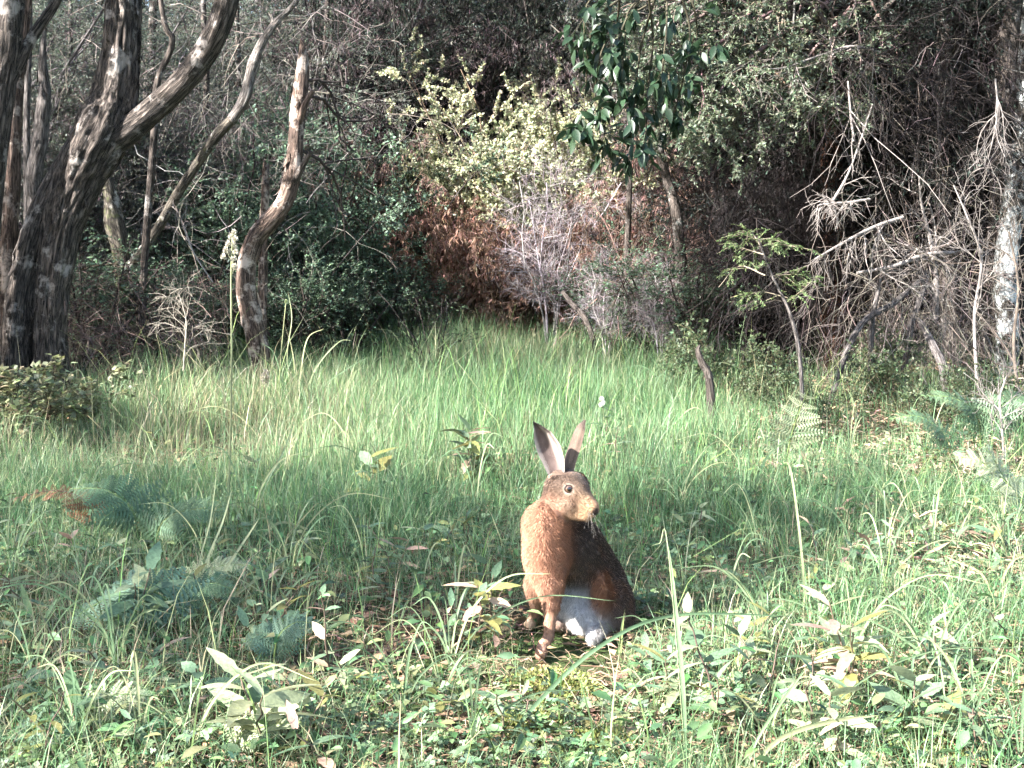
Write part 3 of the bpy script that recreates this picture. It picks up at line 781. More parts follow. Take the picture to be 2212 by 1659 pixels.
def left_tree():
    rng = np.random.default_rng(21)
    Y = 7.2
    base = gpt(70, 905); base[1] = Y; base[2] = gz(base[0], Y)
    g = base[2]
    root = thing('stringy_bark_tree', 'large leaning multi-stemmed tree with dark stringy bark and a forked trunk', 'tree', tuple(base))
    def stem(name, rows, mat, sides=30, n=22, seed=0, amp=0.24, lump=0.14, strips=0, freq=48, foot=True):
        P, R = path(rows)
        if foot:
            P[0, 2] = gz(P[0, 0], P[0, 1]) - 0.08
        geo = Geo(); C, r = trunk_geo(geo, P, R, sides, n, amp, freq, seed, lump)
        obj(name, geo.mesh(name, True, base), mat, root)
        if strips: strips_for(root, base, C, r, strips, rng, mat)
        return P[-1], nrm(P[-1] - P[-2]), R[-1]
    ends = []
    # main trunk: base, lean, and up through the fork
    ends.append(stem('trunk', [(118, 905, Y, 84), (110, 760, Y, 62), (112, 640, Y, 60), (132, 500, Y, 70), (168, 390, Y, 88), (222, 280, Y, 100), (250, 200, Y, 78), (264, 90, Y, 66), (268, -40, Y, 62), (262, -160, Y, 55)], M_BARK_BIG, 72, 30, 1, 0.50, 0.26, 60, 70))
    # second stem fused along the left of the trunk
    stem('stem', [(42, 910, Y + .05, 78), (36, 760, Y + .05, 60), (48, 640, Y + .04, 56), (74, 520, Y + .03, 54), (116, 410, Y + .02, 50), (170, 315, Y + .02, 46), (222, 240, Y + .02, 36)], M_BARK_BIG, 56, 28, 2, 0.50, 0.26, 40, 70)
    ends.append(stem('branch', [(205, 330, Y, 56), (275, 282, Y - .02, 60), (330, 238, Y - .05, 50), (392, 180, Y - .1, 50), (440, 115, Y - .14, 49), (476, 45, Y - .2, 48), (500, -40, Y - .25, 46), (520, -130, Y - .3, 40)], M_BARK_BIG, 34, 16, 3, 0.16, 0.16, 5, 48, False))
    # far left stems that leave the picture
    ends.append(stem('stem', [(-45, 900, Y - .2, 85), (-40, 640, Y - .2, 66), (-28, 420, Y - .22, 58), (-8, 250, Y - .24, 58), (12, 110, Y - .26, 56), (26, -40, Y - .3, 50), (30, -160, Y - .32, 44)], M_BARK_BIG, 34, 22, 4, 0.28, 0.16, 10))
    stem('branch', [(2, 215, Y - .25, 26), (40, 140, Y - .24, 24), (70, 80, Y - .22, 22), (110, 22, Y - .2, 20), (140, -30, Y - .2, 18)], M_BARK_BIG, 18, 12, 5, 0.14, 0.12, 0, 48, False)
    stem('stem', [(12, 900, Y + .25, 52), (8, 700, Y + .25, 44), (16, 520, Y + .25, 40), (24, 380, Y + .26, 38), (26, 260, Y + .28, 36), (40, 130, Y + .3, 30), (60, -60, Y + .3, 26)], M_BARK_RED, 26, 20, 6, 0.28, 0.18, 10)
    # pale broken stems behind
    stem('stem', [(120, 880, Y + .6, 34), (95, 620, Y + .6, 34), (72, 420, Y + .6, 30), (88, 300, Y + .6, 30), (96, 210, Y + .6, 26), (92, 130, Y + .6, 15), (97, 60, Y + .6, 7)], M_DEADWOOD, 24, 18, 7, 0.32, 0.25, 6)
    stem('stem', [(70, 880, Y + .9, 18), (60, 500, Y + .9, 16), (58, 250, Y + .9, 13), (64, 60, Y + .9, 11), (60, -60, Y + .9, 10)], M_DEADWOOD, 16, 14, 8, 0.2, 0.15, 3)
    add_limbs(root, base, ends, M_BARK_BIG, rng, KAN, 150)
left_tree()

def forked_tree():
    """mossy trunk with the long thin branch that leans right and ends in a broken, sunlit top"""
    rng = np.random.default_rng(22); Y = 8.8
    base = np.array([xat(238, Y), Y, gz(xat(238, Y), Y)])
    root = thing('leaning_tree', 'slender mossy tree with one long thin branch leaning away to a pale broken top', 'tree', tuple(base))
    def limb(name, rows, mat, seed, sides=18, foot=False, amp=0.2, lump=0.2):
        P, R = path(rows)
        if foot: P[0, 2] = gz(P[0, 0], P[0, 1]) - 0.06
        g = Geo(); trunk_geo(g, P, R, sides, 16, amp, 55, seed, lump)
        obj(name, g.mesh(name, True, base), mat, root); return P, R
    limb('trunk', [(238, 830, Y, 32), (243, 760, Y, 27), (255, 660, Y, 26), (264, 590, Y, 32), (258, 530, Y, 36), (246, 480, Y, 40), (240, 430, Y - .02, 30), (228, 385, Y - .03, 22), (205, 330, Y, 16), (196, 250, Y, 12)], M_BARK_MOSS, 11, 24, True)
    P, R = limb('branch', [(258, 600, Y, 22), (292, 562, Y - .05, 19), (335, 503, Y - .1, 19), (380, 425, Y - .15, 19), (432, 345, Y - .2, 19), (470, 290, Y - .25, 21), (505, 255, Y - .28, 20)], M_BARK_MOSS, 12)
    limb('broken_top', [(500, 260, Y - .28, 20), (528, 215, Y - .3, 24), (540, 165, Y - .3, 22), (547, 140, Y - .3, 24), (558, 110, Y - .3, 17), (575, 78, Y - .3, 15), (600, 45, Y - .3, 13), (632, 14, Y - .3, 11), (660, -30, Y - .3, 9)], M_PALEWOOD, 13, 18, False, 0.3, 0.4)
    limb('snag', [(582, 75, Y - .3, 12), (590, 50, Y - .3, 11), (587, 30, Y - .3, 4)], M_PALEWOOD, 14, 10, False, 0.3, 0.3)
forked_tree()

def curved_tree():
    rng = np.random.default_rng(23); Y = 7.9
    base = np.array([xat(572, Y), Y, gz(xat(572, Y), Y)])
    root = thing('curved_tree', 'thin curving tree with reddish brown bark and broken branch stubs rising from the grass', 'tree', tuple(base))
    def limb(name, rows, mat, seed, sides=22, foot=False, amp=0.2, lump=0.14, strips=0):
        P, R = path(rows)
        if foot: P[0, 2] = gz(P[0, 0], P[0, 1]) - 0.06
        g = Geo(); C, r = trunk_geo(g, P, R, sides, 18, amp, 60, seed, lump)
        obj(name, g.mesh(name, True, base), mat, root)
        if strips: strips_for(root, base, C, r, strips, rng, mat)
        return P, R
    P, R = limb('trunk', [(574, 880, Y, 36), (568, 820, Y, 38), (559, 755, Y, 44), (545, 690, Y, 42), (532, 630, Y, 40), (534, 570, Y, 38), (552, 515, Y, 38), (583, 476, Y, 40), (612, 440, Y, 36), (628, 395, Y, 34), (637, 330, Y, 32), (642, 260, Y, 33), (650, 190, Y, 31), (654, 140, Y, 24), (653, 105, Y, 14), (650, 85, Y, 4)], M_BARK_RED, 31, 26, True, 0.2, 0.14, 16)
    limb('branch_stub', [(632, 400, Y, 18), (645, 375, Y - .05, 15), (662, 345, Y - .08, 11), (673, 327, Y - .1, 8)], M_BARK_GREY, 32, 12)
    limb('branch_stub', [(644, 275, Y, 17), (652, 245, Y - .05, 14), (664, 215, Y - .07, 11), (677, 196, Y - .08, 8)], M_BARK_RED, 33, 12)
    tw = Geo()
    a = np.array([pix(*q) for q in ((642, 320, Y), (690, 345, Y + .1), (720, 380, Y + .2), (735, 420, Y + .3), (742, 470, Y + .3), (746, 520, Y + .3))])[None]
    b = np.array([pix(*q) for q in ((660, 205, Y - .05), (700, 215, Y), (722, 245, Y + .1), (745, 262, Y + .1), (790, 262, Y + .2), (830, 252, Y + .2))])[None]
    c = np.array([pix(*q) for q in ((650, 175, Y), (690, 172, Y), (715, 200, Y + .1), (730, 250, Y + .1), (735, 300, Y + .1), (770, 330, Y + .1))])[None]
    PP = np.vstack([a, b, c]); RR = np.tile(np.linspace(0.012, 0.004, 6), (3, 1))
    P1, R1 = grow(PP, RR, 7, 0.45, rng, 0.8, 0.2, 0.05, 5, 0.2, rfac=0.6)
    for q, r in ((PP, RR), (P1, R1)):
        V, Fq, _ = tubes(q, r, 5, rng); tw.add(V, Fq, (0.045, 0.035, 0.032))
    obj('twigs', tw.mesh('twigs', off=base), M_TWIG, root)
    # broken pole standing behind it
    Y2 = 8.9; b2 = np.array([xat(572, Y2), Y2, gz(xat(572, Y2), Y2)])
    r2 = thing('broken_pole', 'snapped thin dead trunk standing behind the curving tree', 'dead trunk', tuple(b2))
    P, R = path([(566, 790, Y2, 20), (567, 640, Y2, 19), (569, 500, Y2, 18), (573, 420, Y2, 17), (574, 370, Y2, 13), (571, 348, Y2, 4)]); P[0, 2] = b2[2] - 0.05
    g = Geo(); trunk_geo(g, P, R, 14, 14, 0.25, 55, 35, 0.12); obj('trunk', g.mesh('trunk', True, b2), M_BARK_RED, r2)
    P, R = path([(572, 400, Y2, 8), (578, 375, Y2 - .01, 6), (580, 352, Y2 - .01, 2)])
    g = Geo(); trunk_geo(g, P, R, 8, 8, 0.2, 55, 36, 0.1); obj('splinter', g.mesh('splinter', True, b2), M_DEADWOOD, r2)
curved_tree()

# ------------------------------------------------------------------ slender trees standing in the forest, carrying the canopy overhead
def slim_tree(name, label, rows, mat, seed, group=None, sides=14, crown=True, ncrown=60, lump=0.1, amp=0.18, topz=3.6, extra=0):
    rng = np.random.default_rng(seed)
    P, R = path(rows)
    base = np.array([P[0, 0], P[0, 1], gz(P[0, 0], P[0, 1])])
    P[0, 2] = base[2] - 0.06
    if P[-1, 2] < topz:
        d = nrm(P[-1] - P[-2]); P = np.vstack([P, P[-1] + np.array([d[0] * 0.4, 0.05, topz - P[-1, 2]])]); R = np.append(R, R[-1] * 0.75)
    root = thing(name, label, 'tree', tuple(base), group=group)
    g = Geo(); C, r = trunk_geo(g, P, R, sides, 14, amp, 55, seed, lump)
    obj('trunk', g.mesh('trunk', True, base), mat, root)
    if crown:
        add_limbs(root, base, [(P[-1], np.array([0, 0, 1.0]), R[-1])], mat, rng, KAN, ncrown)
    return root
slim_tree('slender_tree', 'slender straight tree with flaking grey bark at the back of the clearing, forked above', [(1475, 720, 9.6, 24), (1472, 600, 9.6, 24), (1466, 500, 9.6, 23), (1455, 430, 9.6, 21), (1436, 370, 9.6, 18), (1420, 250, 9.6, 16)], M_BARK_GREY, 41)
slim_tree('slender_tree', 'very thin trunk rising through brown twigs behind the clearing', [(1355, 735, 10.2, 13), (1354, 600, 10.2, 13), (1358, 450, 10.2, 12), (1362, 350, 10.2, 11), (1366, 200, 10.2, 10)], M_BARK_GREY, 42)
slim_tree('slender_tree', 'thin reddish pole of a tree close beside the flaking grey trunk', [(1512, 720, 10.4, 12), (1514, 600, 10.4, 11), (1520, 450, 10.4, 10), (1524, 300, 10.4, 9)], M_BARK_RED, 43)
slim_tree('slender_tree', 'dark trunk in deep shade behind the leaning tree with the broken top', [(330, 780, 11.5, 24), (330, 560, 11.5, 24), (326, 400, 11.5, 22), (318, 250, 11.5, 20), (330, 60, 11.5, 18)], M_BARK_GREY, 44)
slim_tree('slender_tree', 'thin dark trunk with a crook above, between the leaning and the curving tree', [(440, 770, 10.8, 14), (438, 560, 10.8, 13), (430, 380, 10.8, 13), (446, 200, 10.8, 12), (440, 40, 10.8, 11)], M_BARK_GREY, 45)
slim_tree('slender_tree', 'dark slanting trunk seen above the fork of the large leaning tree', [(300, 840, 8.4, 16), (310, 600, 8.4, 16), (332, 300, 8.4, 15), (340, 180, 8.4, 14), (372, 90, 8.4, 12), (350, 20, 8.4, 10)], M_BARK_GREY, 46)
slim_tree('lichened_tree', 'stout tree with grey bark covered in white lichen beside the dark thicket', [(2172, 820, 7.9, 50), (2176, 700, 7.9, 46), (2170, 600, 7.9, 46), (2180, 500, 7.9, 46), (2198, 400, 7.9, 50), (2214, 280, 7.9, 42), (2222, 120, 7.9, 38), (2235, -80, 7.9, 36)], M_BARK_LICHEN, 47, sides=28, lump=0.2, ncrown=300)
slim_tree('shaded_tree', 'thick dark tree in the middle of the thicket, hung with dead twigs', [(1905, 800, 8.6, 70), (1908, 650, 8.6, 56), (1915, 450, 8.6, 50), (1925, 250, 8.6, 46), (1920, 100, 8.6, 40), (1910, -60, 8.6, 36)], M_BARK_GREY, 48, sides=24, ncrown=420, topz=2.9)  # unseen crowns of the three thicket trees, made dense and low for shade
slim_tree('shaded_tree', 'dark trunk with shaggy rust coloured fibre at the edge of the thicket', [(1800, 800, 8.9, 64), (1803, 700, 8.9, 56), (1806, 580, 8.9, 50), (1800, 420, 8.9, 44), (1795, 200, 8.9, 38), (1800, 0, 8.9, 34)], M_RUST, 49, sides=26, amp=0.35, lump=0.2, ncrown=420, topz=2.9)
slim_tree('shaded_tree', 'dark leaning trunk between the shaggy rust trunk and the lichen-covered tree', [(2060, 830, 8.3, 40), (2050, 650, 8.3, 36), (2040, 480, 8.3, 32), (2030, 300, 8.3, 30), (2040, 80, 8.3, 28)], M_BARK_GREY, 50, sides=20, ncrown=420, topz=2.9)
for i, (dx, Y) in enumerate(((1668, 11.0), (1720, 11.4), (1765, 10.9), (1845, 11.2), (150, 11.0), (505, 12.2), (720, 12.6), (845, 13.0), (1590, 11.6), (-60, 9.5), (1990, 10.5), (2120, 10.2))):
    rr = np.random.default_rng(300 + i); k = rr.uniform(-30, 30)
    slim_tree('forest_tree', 'thin shaded trunk deep among the undergrowth of the forest', [(dx, 740, Y, 13), (dx + k * .3, 560, Y, 12), (dx + k, 300, Y, 11), (dx + k * .6, 80, Y, 10)], M_BARK_GREY, 60 + i, group='thin trunks deep in the forest', sides=9, ncrown=60)

# unseen trees added on the sunny side so their crowns break up the sunlight
def shade_trees():
    rng = np.random.default_rng(77); n = 0
    for gy in np.arange(-7.0, 12.5, 2.1):
        for gx in (-4.6, -6.6, -8.8, -11.2):
            x = gx + rng.uniform(-0.7, 0.7); y = gy + rng.uniform(-0.7, 0.7)
            if y > 3 and x > -(y * 0.42 + 1.1): x = -(y * 0.42 + 1.2) - rng.random()
            base = np.array([x, y, gz(x, y)])
            root = thing('shade_tree', 'tall slender unseen tree added outside the clearing to cast dappled shade', 'tree', tuple(base), group='unseen trees added on the sunny side for dappled shade')
            g = Geo(); hgt = rng.uniform(2.6, 4.2)
            pts = np.array([[0, 0, -0.1], [rng.uniform(-.15, .15), rng.uniform(-.15, .15), hgt * .5], [rng.uniform(-.3, .3), rng.uniform(-.3, .3), hgt]]) + base
            trunk_geo(g, pts, np.array([0.11, 0.08, 0.06]), 9, 6, 0.15, 50, n, 0.1)
            obj('trunk', g.mesh('trunk', True, base), M_BARK_GREY, root)
            add_limbs(root, base, [(pts[-1], np.array([0, 0, 1.0]), 0.05)], M_BARK_GREY, rng, KAN, 115)
            n += 1
shade_trees()

# ------------------------------------------------------------------ undergrowth: kinds of shrub, each built once and copied
def shrub_parts(seed, h, spread, stems, kind, leaf_n, leaf_col, ln, wd, twig_col, up=0.9, curl=0.16, droop=0.0, l1=0.8, l2=0.4, n1=9, n2=6, low=0.1, tmpl=LEAF2, twig_r=0.016, extra_twigs=0, v=0.28, tipbias=0.0):
    rng = np.random.default_rng(seed)
    N = stems; k = 7
    az = rng.random(N) * 2 * math.pi; out = spread * rng.random(N) ** 0.6
    tt = np.linspace(0, 1, k)
    P0 = np.zeros((N, k, 3))
    H = h * (0.65 + 0.35 * rng.random(N))
    for a in range(N):
        b = np.array([math.cos(az[a]), math.sin(az[a]), 0])
        P0[a] = b * (0.06 * spread + out[a] * tt[:, None] ** 1.3) + np.array([0, 0, 1]) * (H[a] * tt[:, None] ** up)
        P0[a] += np.cumsum(rng.normal(size=(k, 3)) * 0.035 * h * np.array([1, 1, .4]), 0) * tt[:, None]
    P0[:, 0, 2] = -0.06
    R0 = (twig_r * (0.7 + 0.6 * rng.random(N)))[:, None] * np.linspace(1, 0.35, k)[None]
    P1, R1 = grow(P0, R0, n1, l1, rng, 0.95, curl, droop, 6, low, rfac=0.6)
    P2, R2 = grow(P1, R1, n2, l2, rng, 0.8, curl * 1.3, droop * 1.4, 4, 0.15, rfac=0.6)
    tw = Geo()
    for P, R, s in ((P0, R0, 6), (P1, R1, 4), (P2, np.maximum(R2, 0.0011), 3)):
        V, Fq, m = tubes(P, R, s, rng)
        tw.add(V, Fq, np.repeat(tint(twig_col, len(P), rng, 0.25, 0.05), m, 0))
    if extra_twigs:
        P3, R3 = grow(P2, R2, extra_twigs, l2 * 0.55, rng, 0.7, curl * 1.6, droop * 1.6, 4, 0.2, rfac=0.7)
        V, Fq, m = tubes(P3, np.maximum(R3, 0.0009), 3, rng); tw.add(V, Fq, np.repeat(tint(twig_col, len(P3), rng, 0.25, 0.05), m, 0))
        P2 = np.concatenate([P2, P3])
    parts = [('stems', tw.mesh('stems'), M_TWIG)]
    if leaf_n:
        n = max(1, int(leaf_n / len(P2)))
        pos, tg = along(P2, n, rng, tipbias); N = len(pos)
        if kind == 'droop':
            d = nrm(np.array([0, 0, -1.0]) + 0.45 * rng.normal(size=(N, 3))); nr = nrm(rng.normal(size=(N, 3)))
        elif kind == 'flat':
            d = nrm(tg * np.array([1, 1, .4]) + 0.6 * rng.normal(size=(N, 3)) * np.array([1, 1, .25])); nr = nrm(0.35 * rng.normal(size=(N, 3)) + np.array([0, 0, 1.0]))
        else:
            d = nrm(tg * 0.7 + 0.7 * rng.normal(size=(N, 3))); nr = nrm(0.8 * rng.normal(size=(N, 3)) + np.array([0, -0.15, 1.0]))
        s = 0.6 + 0.75 * rng.random(N)
        clump = 0.75 + 0.5 * vnoise(pos * 4.0, seed)
        g = Geo(); g.add(*leaves(pos, d, nr, ln * s, wd * s, tmpl, tint(leaf_col, N, rng, v) * clump[:, None]))
        parts.append(('foliage', g.mesh('foliage'), M_LEAF))
    return parts

def place(parts, name, label, cat, x, y, scale=1.0, rot=0.0, group=None, sz=1.0):
    root = thing(name, label, cat, (x, y, float(gz(x, y)) - 0.02), rot, group, (scale, scale, scale * sz))
    for n, me, mat in parts:
        obj(n, me, mat, root)
    return root

PALE_A = shrub_parts(101, 3.4, 1.35, 11, 'leaf', 38000, (0.42, 0.43, 0.30), 0.042, 0.030, (0.10, 0.08, 0.06), l1=0.75, l2=0.34, n1=12, n2=6, low=0.18, v=0.3)  # pale leaves, colour raised further to look blown out by the sun
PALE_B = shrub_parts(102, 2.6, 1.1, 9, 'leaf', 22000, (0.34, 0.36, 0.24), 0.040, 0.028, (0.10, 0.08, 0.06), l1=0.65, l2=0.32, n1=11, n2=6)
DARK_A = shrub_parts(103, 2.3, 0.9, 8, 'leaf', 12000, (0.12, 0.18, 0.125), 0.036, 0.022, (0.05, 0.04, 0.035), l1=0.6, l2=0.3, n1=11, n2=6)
DARK_B = shrub_parts(104, 1.5, 0.8, 8, 'flat', 8000, (0.12, 0.18, 0.12), 0.034, 0.022, (0.05, 0.04, 0.035), l1=0.5, l2=0.25, n1=10, n2=6)
FINE_A = shrub_parts(105, 4.6, 1.3, 8, 'leaf', 26000, (0.105, 0.13, 0.105), 0.034, 0.011, (0.095, 0.085, 0.085), up=0.85, droop=0.04, l1=0.9, l2=0.45, n1=14, n2=7, low=0.12, extra_twigs=2)
FINE_B = shrub_parts(106, 4.0, 1.1, 7, 'droop', 22000, (0.115, 0.128, 0.105), 0.034, 0.010, (0.11, 0.098, 0.098), up=0.85, droop=0.07, l1=0.8, l2=0.42, n1=14, n2=7, low=0.1, extra_twigs=2)
BROWN_A = shrub_parts(107, 3.6, 1.2, 8, 'droop', 13000, (0.105, 0.078, 0.082), 0.045, 0.007, (0.08, 0.064, 0.068), droop=0.09, l1=0.85, l2=0.42, n1=13, n2=7, extra_twigs=2, curl=0.2)
FINE_SHADE = shrub_parts(118, 4.6, 1.3, 8, 'leaf', 22000, (0.030, 0.044, 0.035), 0.036, 0.011, (0.022, 0.019, 0.019), up=0.85, droop=0.05, l1=0.9, l2=0.45, n1=13, n2=7, low=0.25, extra_twigs=2)  # fine-leaved tree again, deep shade put into leaf and twig colours
BROWN_SHADE = shrub_parts(117, 3.4, 1.1, 8, 'droop', 11000, (0.026, 0.020, 0.020), 0.045, 0.007, (0.024, 0.019, 0.019), droop=0.10, l1=0.85, l2=0.42, n1=12, n2=7, extra_twigs=2, curl=0.2)  # darkened copy of the brown brush, thicket shade painted into its colours
RUST_A = shrub_parts(108, 1.5, 0.75, 9, 'droop', 11000, (0.27, 0.17, 0.13), 0.075, 0.010, (0.13, 0.075, 0.05), droop=0.16, l1=0.5, l2=0.3, n1=10, n2=6)
RUST_B = shrub_parts(109, 2.4, 0.8, 8, 'droop', 11000, (0.21, 0.14, 0.12), 0.07, 0.009, (0.12, 0.08, 0.06), droop=0.14, l1=0.55, l2=0.32, n1=11, n2=6)
GREYTW = shrub_parts(110, 1.75, 0.62, 7, 'leaf', 0, (0, 0, 0), 0.03, 0.01, (0.30, 0.265, 0.285), l1=0.5, l2=0.3, n1=11, n2=7, low=0.25, extra_twigs=4, curl=0.22, twig_r=0.009)
DEADTW = shrub_parts(111, 2.4, 1.0, 8, 'leaf', 0, (0, 0, 0), 0.03, 0.01, (0.20, 0.165, 0.14), droop=0.05, l1=0.7, l2=0.4, n1=10, n2=6, low=0.1, extra_twigs=3, curl=0.25, twig_r=0.010)
DARKTW = shrub_parts(112, 0.9, 0.6, 5, 'leaf', 500, (0.06, 0.09, 0.05), 0.03, 0.018, (0.03, 0.025, 0.024), l1=0.45, l2=0.22, n1=6, n2=5, twig_r=0.010)
LOWG = shrub_parts(113, 0.55, 0.5, 9, 'leaf', 4200, (0.095, 0.13, 0.07), 0.028, 0.016, (0.10, 0.08, 0.05), l1=0.26, l2=0.14, n1=8, n2=5, twig_r=0.005)

def put(parts, name, label, cat, spots, group=None):
    for i, s in enumerate(spots):
        dx, Y, sc = s[:3]
        lab = label[i] if isinstance(label, list) else label
        place(parts, name, lab, cat, xat(dx, Y), Y, sc, (dx * 0.37) % 6.28, group, s[3] if len(s) > 3 else (0.70 if (dx < 720 and Y < 14 and sc > .85) else 1.0))

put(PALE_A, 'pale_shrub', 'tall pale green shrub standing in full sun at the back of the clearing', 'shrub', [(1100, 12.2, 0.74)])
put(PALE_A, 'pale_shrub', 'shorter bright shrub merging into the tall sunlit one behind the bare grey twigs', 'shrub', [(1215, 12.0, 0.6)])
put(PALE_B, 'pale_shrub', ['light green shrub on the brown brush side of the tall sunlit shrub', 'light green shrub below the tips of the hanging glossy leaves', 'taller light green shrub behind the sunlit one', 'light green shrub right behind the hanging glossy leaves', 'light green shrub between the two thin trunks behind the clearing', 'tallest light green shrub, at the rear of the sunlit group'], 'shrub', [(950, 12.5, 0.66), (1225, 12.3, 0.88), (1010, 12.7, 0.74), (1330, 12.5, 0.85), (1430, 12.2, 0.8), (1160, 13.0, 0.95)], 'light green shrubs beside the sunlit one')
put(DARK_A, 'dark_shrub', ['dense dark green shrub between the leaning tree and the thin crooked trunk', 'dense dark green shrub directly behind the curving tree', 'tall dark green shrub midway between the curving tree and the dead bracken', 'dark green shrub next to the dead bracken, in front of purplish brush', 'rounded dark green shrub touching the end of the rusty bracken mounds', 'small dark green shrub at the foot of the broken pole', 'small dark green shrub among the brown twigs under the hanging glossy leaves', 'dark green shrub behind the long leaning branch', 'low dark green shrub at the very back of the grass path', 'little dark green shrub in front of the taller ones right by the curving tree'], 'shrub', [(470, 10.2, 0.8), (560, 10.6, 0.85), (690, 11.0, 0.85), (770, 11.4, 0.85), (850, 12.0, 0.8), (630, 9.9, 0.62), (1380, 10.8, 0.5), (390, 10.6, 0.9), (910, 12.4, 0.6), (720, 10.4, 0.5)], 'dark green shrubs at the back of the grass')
put(DARK_B, 'low_shrub', 'low dark green shrub with flat layered twigs at the far edge of the grass', 'shrub', [(640, 9.4, 0.6), (740, 10.0, 0.6), (860, 10.9, 0.6), (1290, 10.8, 0.6), (1400, 10.0, 0.65), (1500, 9.3, 0.65), (950, 11.6, 0.5), (330, 8.8, 0.65), (180, 8.4, 0.7), (450, 9.2, 0.55), (1340, 10.4, 0.5)], 'low dark shrubs along the far edge of the grass')
put(RUST_A, 'dead_bracken', 'mound of dead rust coloured bracken at the foot of the sunlit shrub', 'bracken', [(1010, 11.7, 0.8), (1080, 11.5, 0.78), (1180, 11.9, 0.85), (945, 12.0, 0.85), (1290, 11.5, 0.85), (1040, 12.2, 0.95), (1340, 11.0, 0.7), (890, 12.2, 0.85)], 'mounds of dead bracken below the sunlit shrub')
put(RUST_B, 'dead_bracken', 'tall dead brown bracken hanging among the trunks behind the clearing', 'bracken', [(1140, 11.9, 0.5), (1400, 11.7, 0.8), (1470, 11.3, 0.9), (1560, 10.9, 0.95), (1310, 12.0, 0.6), (880, 12.4, 0.7), (800, 12.3, 0.8)], 'tall dead bracken among the trunks')
put(GREYTW, 'bare_shrub', 'leafless shrub of fine pale grey twigs in front of the rusty bracken', 'shrub', [(1190, 11.0, 0.92)])
put(GREYTW, 'bare_shrub', 'small leafless grey twig bush at the far edge of the grass', 'shrub', [(1310, 10.2, 0.5), (1430, 9.7, 0.5)], 'small bare grey bushes at the far edge of the grass')
put(DARKTW, 'bare_shrub', 'small dark bare bush with crooked branches standing in the tall grass', 'shrub', [(940, 8.8, 0.72)])
put(BROWN_A, 'dead_brush', 'drooping dead purplish brown brush filling the shade under the trees', 'brush', [(760, 13.2, 1.1), (860, 13.6, 1.1), (690, 12.9, 1.05), (940, 14.2, 1.1), (1420, 12.8, 1.0), (1530, 12.0, 1.0), (1620, 11.2, 1.0), (300, 11.0, 0.9), (200, 10.5, 1.0), (380, 12.0, 1.0), (470, 12.6, 1.0), ], 'dead brown brush under the trees')
put(BROWN_SHADE, 'shade_toned_brush', 'drooping brown brush in the thicket with deep shade put into its dark colour', 'brush', [(1700, 10.6, 1.0), (1600, 10.3, 0.75), (1780, 10.0, 1.0), (1860, 9.5, 1.0), (1740, 9.4, 0.8), (1960, 9.3, 1.0), (2080, 9.1, 1.0), (2180, 8.8, 1.0), (1655, 9.6, 0.7), (1830, 9.2, 0.9), (2010, 8.9, 0.8), (2120, 8.7, 0.8)], 'thicket brush toned dark for shade')
put(FINE_A, 'fine_leaved_tree', 'bushy young tree with fine grey-green foliage behind the clearing', 'tree', [(60, 10.6, 1.0), (190, 11.8, 1.05), (300, 12.6, 1.05), (420, 13.4, 1.1), (540, 13.0, 1.05), (640, 14.2, 1.1), (900, 15.5, 1.2), (1010, 16.0, 1.3), (1120, 15.2, 1.25), (1230, 15.6, 1.3), (1330, 14.6, 1.2), (1440, 14.2, 1.2), (1560, 13.4, 1.1), (760, 15.8, 1.3), (-60, 9.8, 1.0), (1680, 12.6, 1.1), (1800, 12.0, 1.1), (1920, 11.6, 1.1), (2050, 11.2, 1.1), (2190, 10.8, 1.1)], 'fine-leaved trees behind the clearing')
put(FINE_B, 'fine_leaved_tree', 'young tree with drooping fine foliage and grey twigs in the forest', 'tree', [(120, 9.9, 0.95), (250, 10.3, 0.9), (360, 10.9, 0.95), (460, 11.8, 0.95), (590, 12.2, 1.0), (20, 9.2, 0.9), (1380, 13.4, 1.15), (1500, 12.6, 1.05), (1630, 11.8, 1.0), (1750, 11.2, 1.0), (1980, 10.2, 1.0), (2120, 9.8, 1.0), (2230, 9.4, 1.0), (700, 13.6, 1.1), (820, 14.4, 1.2), (980, 14.8, 1.2), (1180, 14.2, 1.15)], 'drooping fine-leaved trees in the forest')
rng = np.random.default_rng(900)
sp = []
for Y in (17.5, 19.5, 22.0, 25.0):
    for dx in np.arange(-250, 2480, 175):
        sp.append((dx + rng.uniform(-60, 60), Y + rng.uniform(-.8, .8), rng.uniform(1.15, 1.6)))
put(FINE_A, 'far_forest_tree', 'dim fine-leaved tree of the forest far behind the clearing', 'tree', sp, 'trees far behind the clearing')

put(FINE_SHADE, 'shade_toned_tree', 'green tree directly behind the tall sunlit shrub with shade put into its dark colour', 'tree', [(960, 14.0, 1.0), (1090, 14.4, 1.05), (1210, 14.0, 1.0), (840, 13.4, .9)], 'trees toned dark for shade behind the sunlit shrub')
put(FINE_SHADE, 'shade_toned_tree', 'fine-leaved tree closing the thicket overhead with shade put into its dark colour', 'tree', [(1620, 9.8, 0.95), (1740, 9.3, 0.95), (1850, 8.9, 0.95), (1960, 8.7, 0.95), (2070, 8.5, 0.95), (2180, 8.3, 0.95), (1560, 10.6, 0.95)], 'fine-leaved thicket trees toned dark for shade')

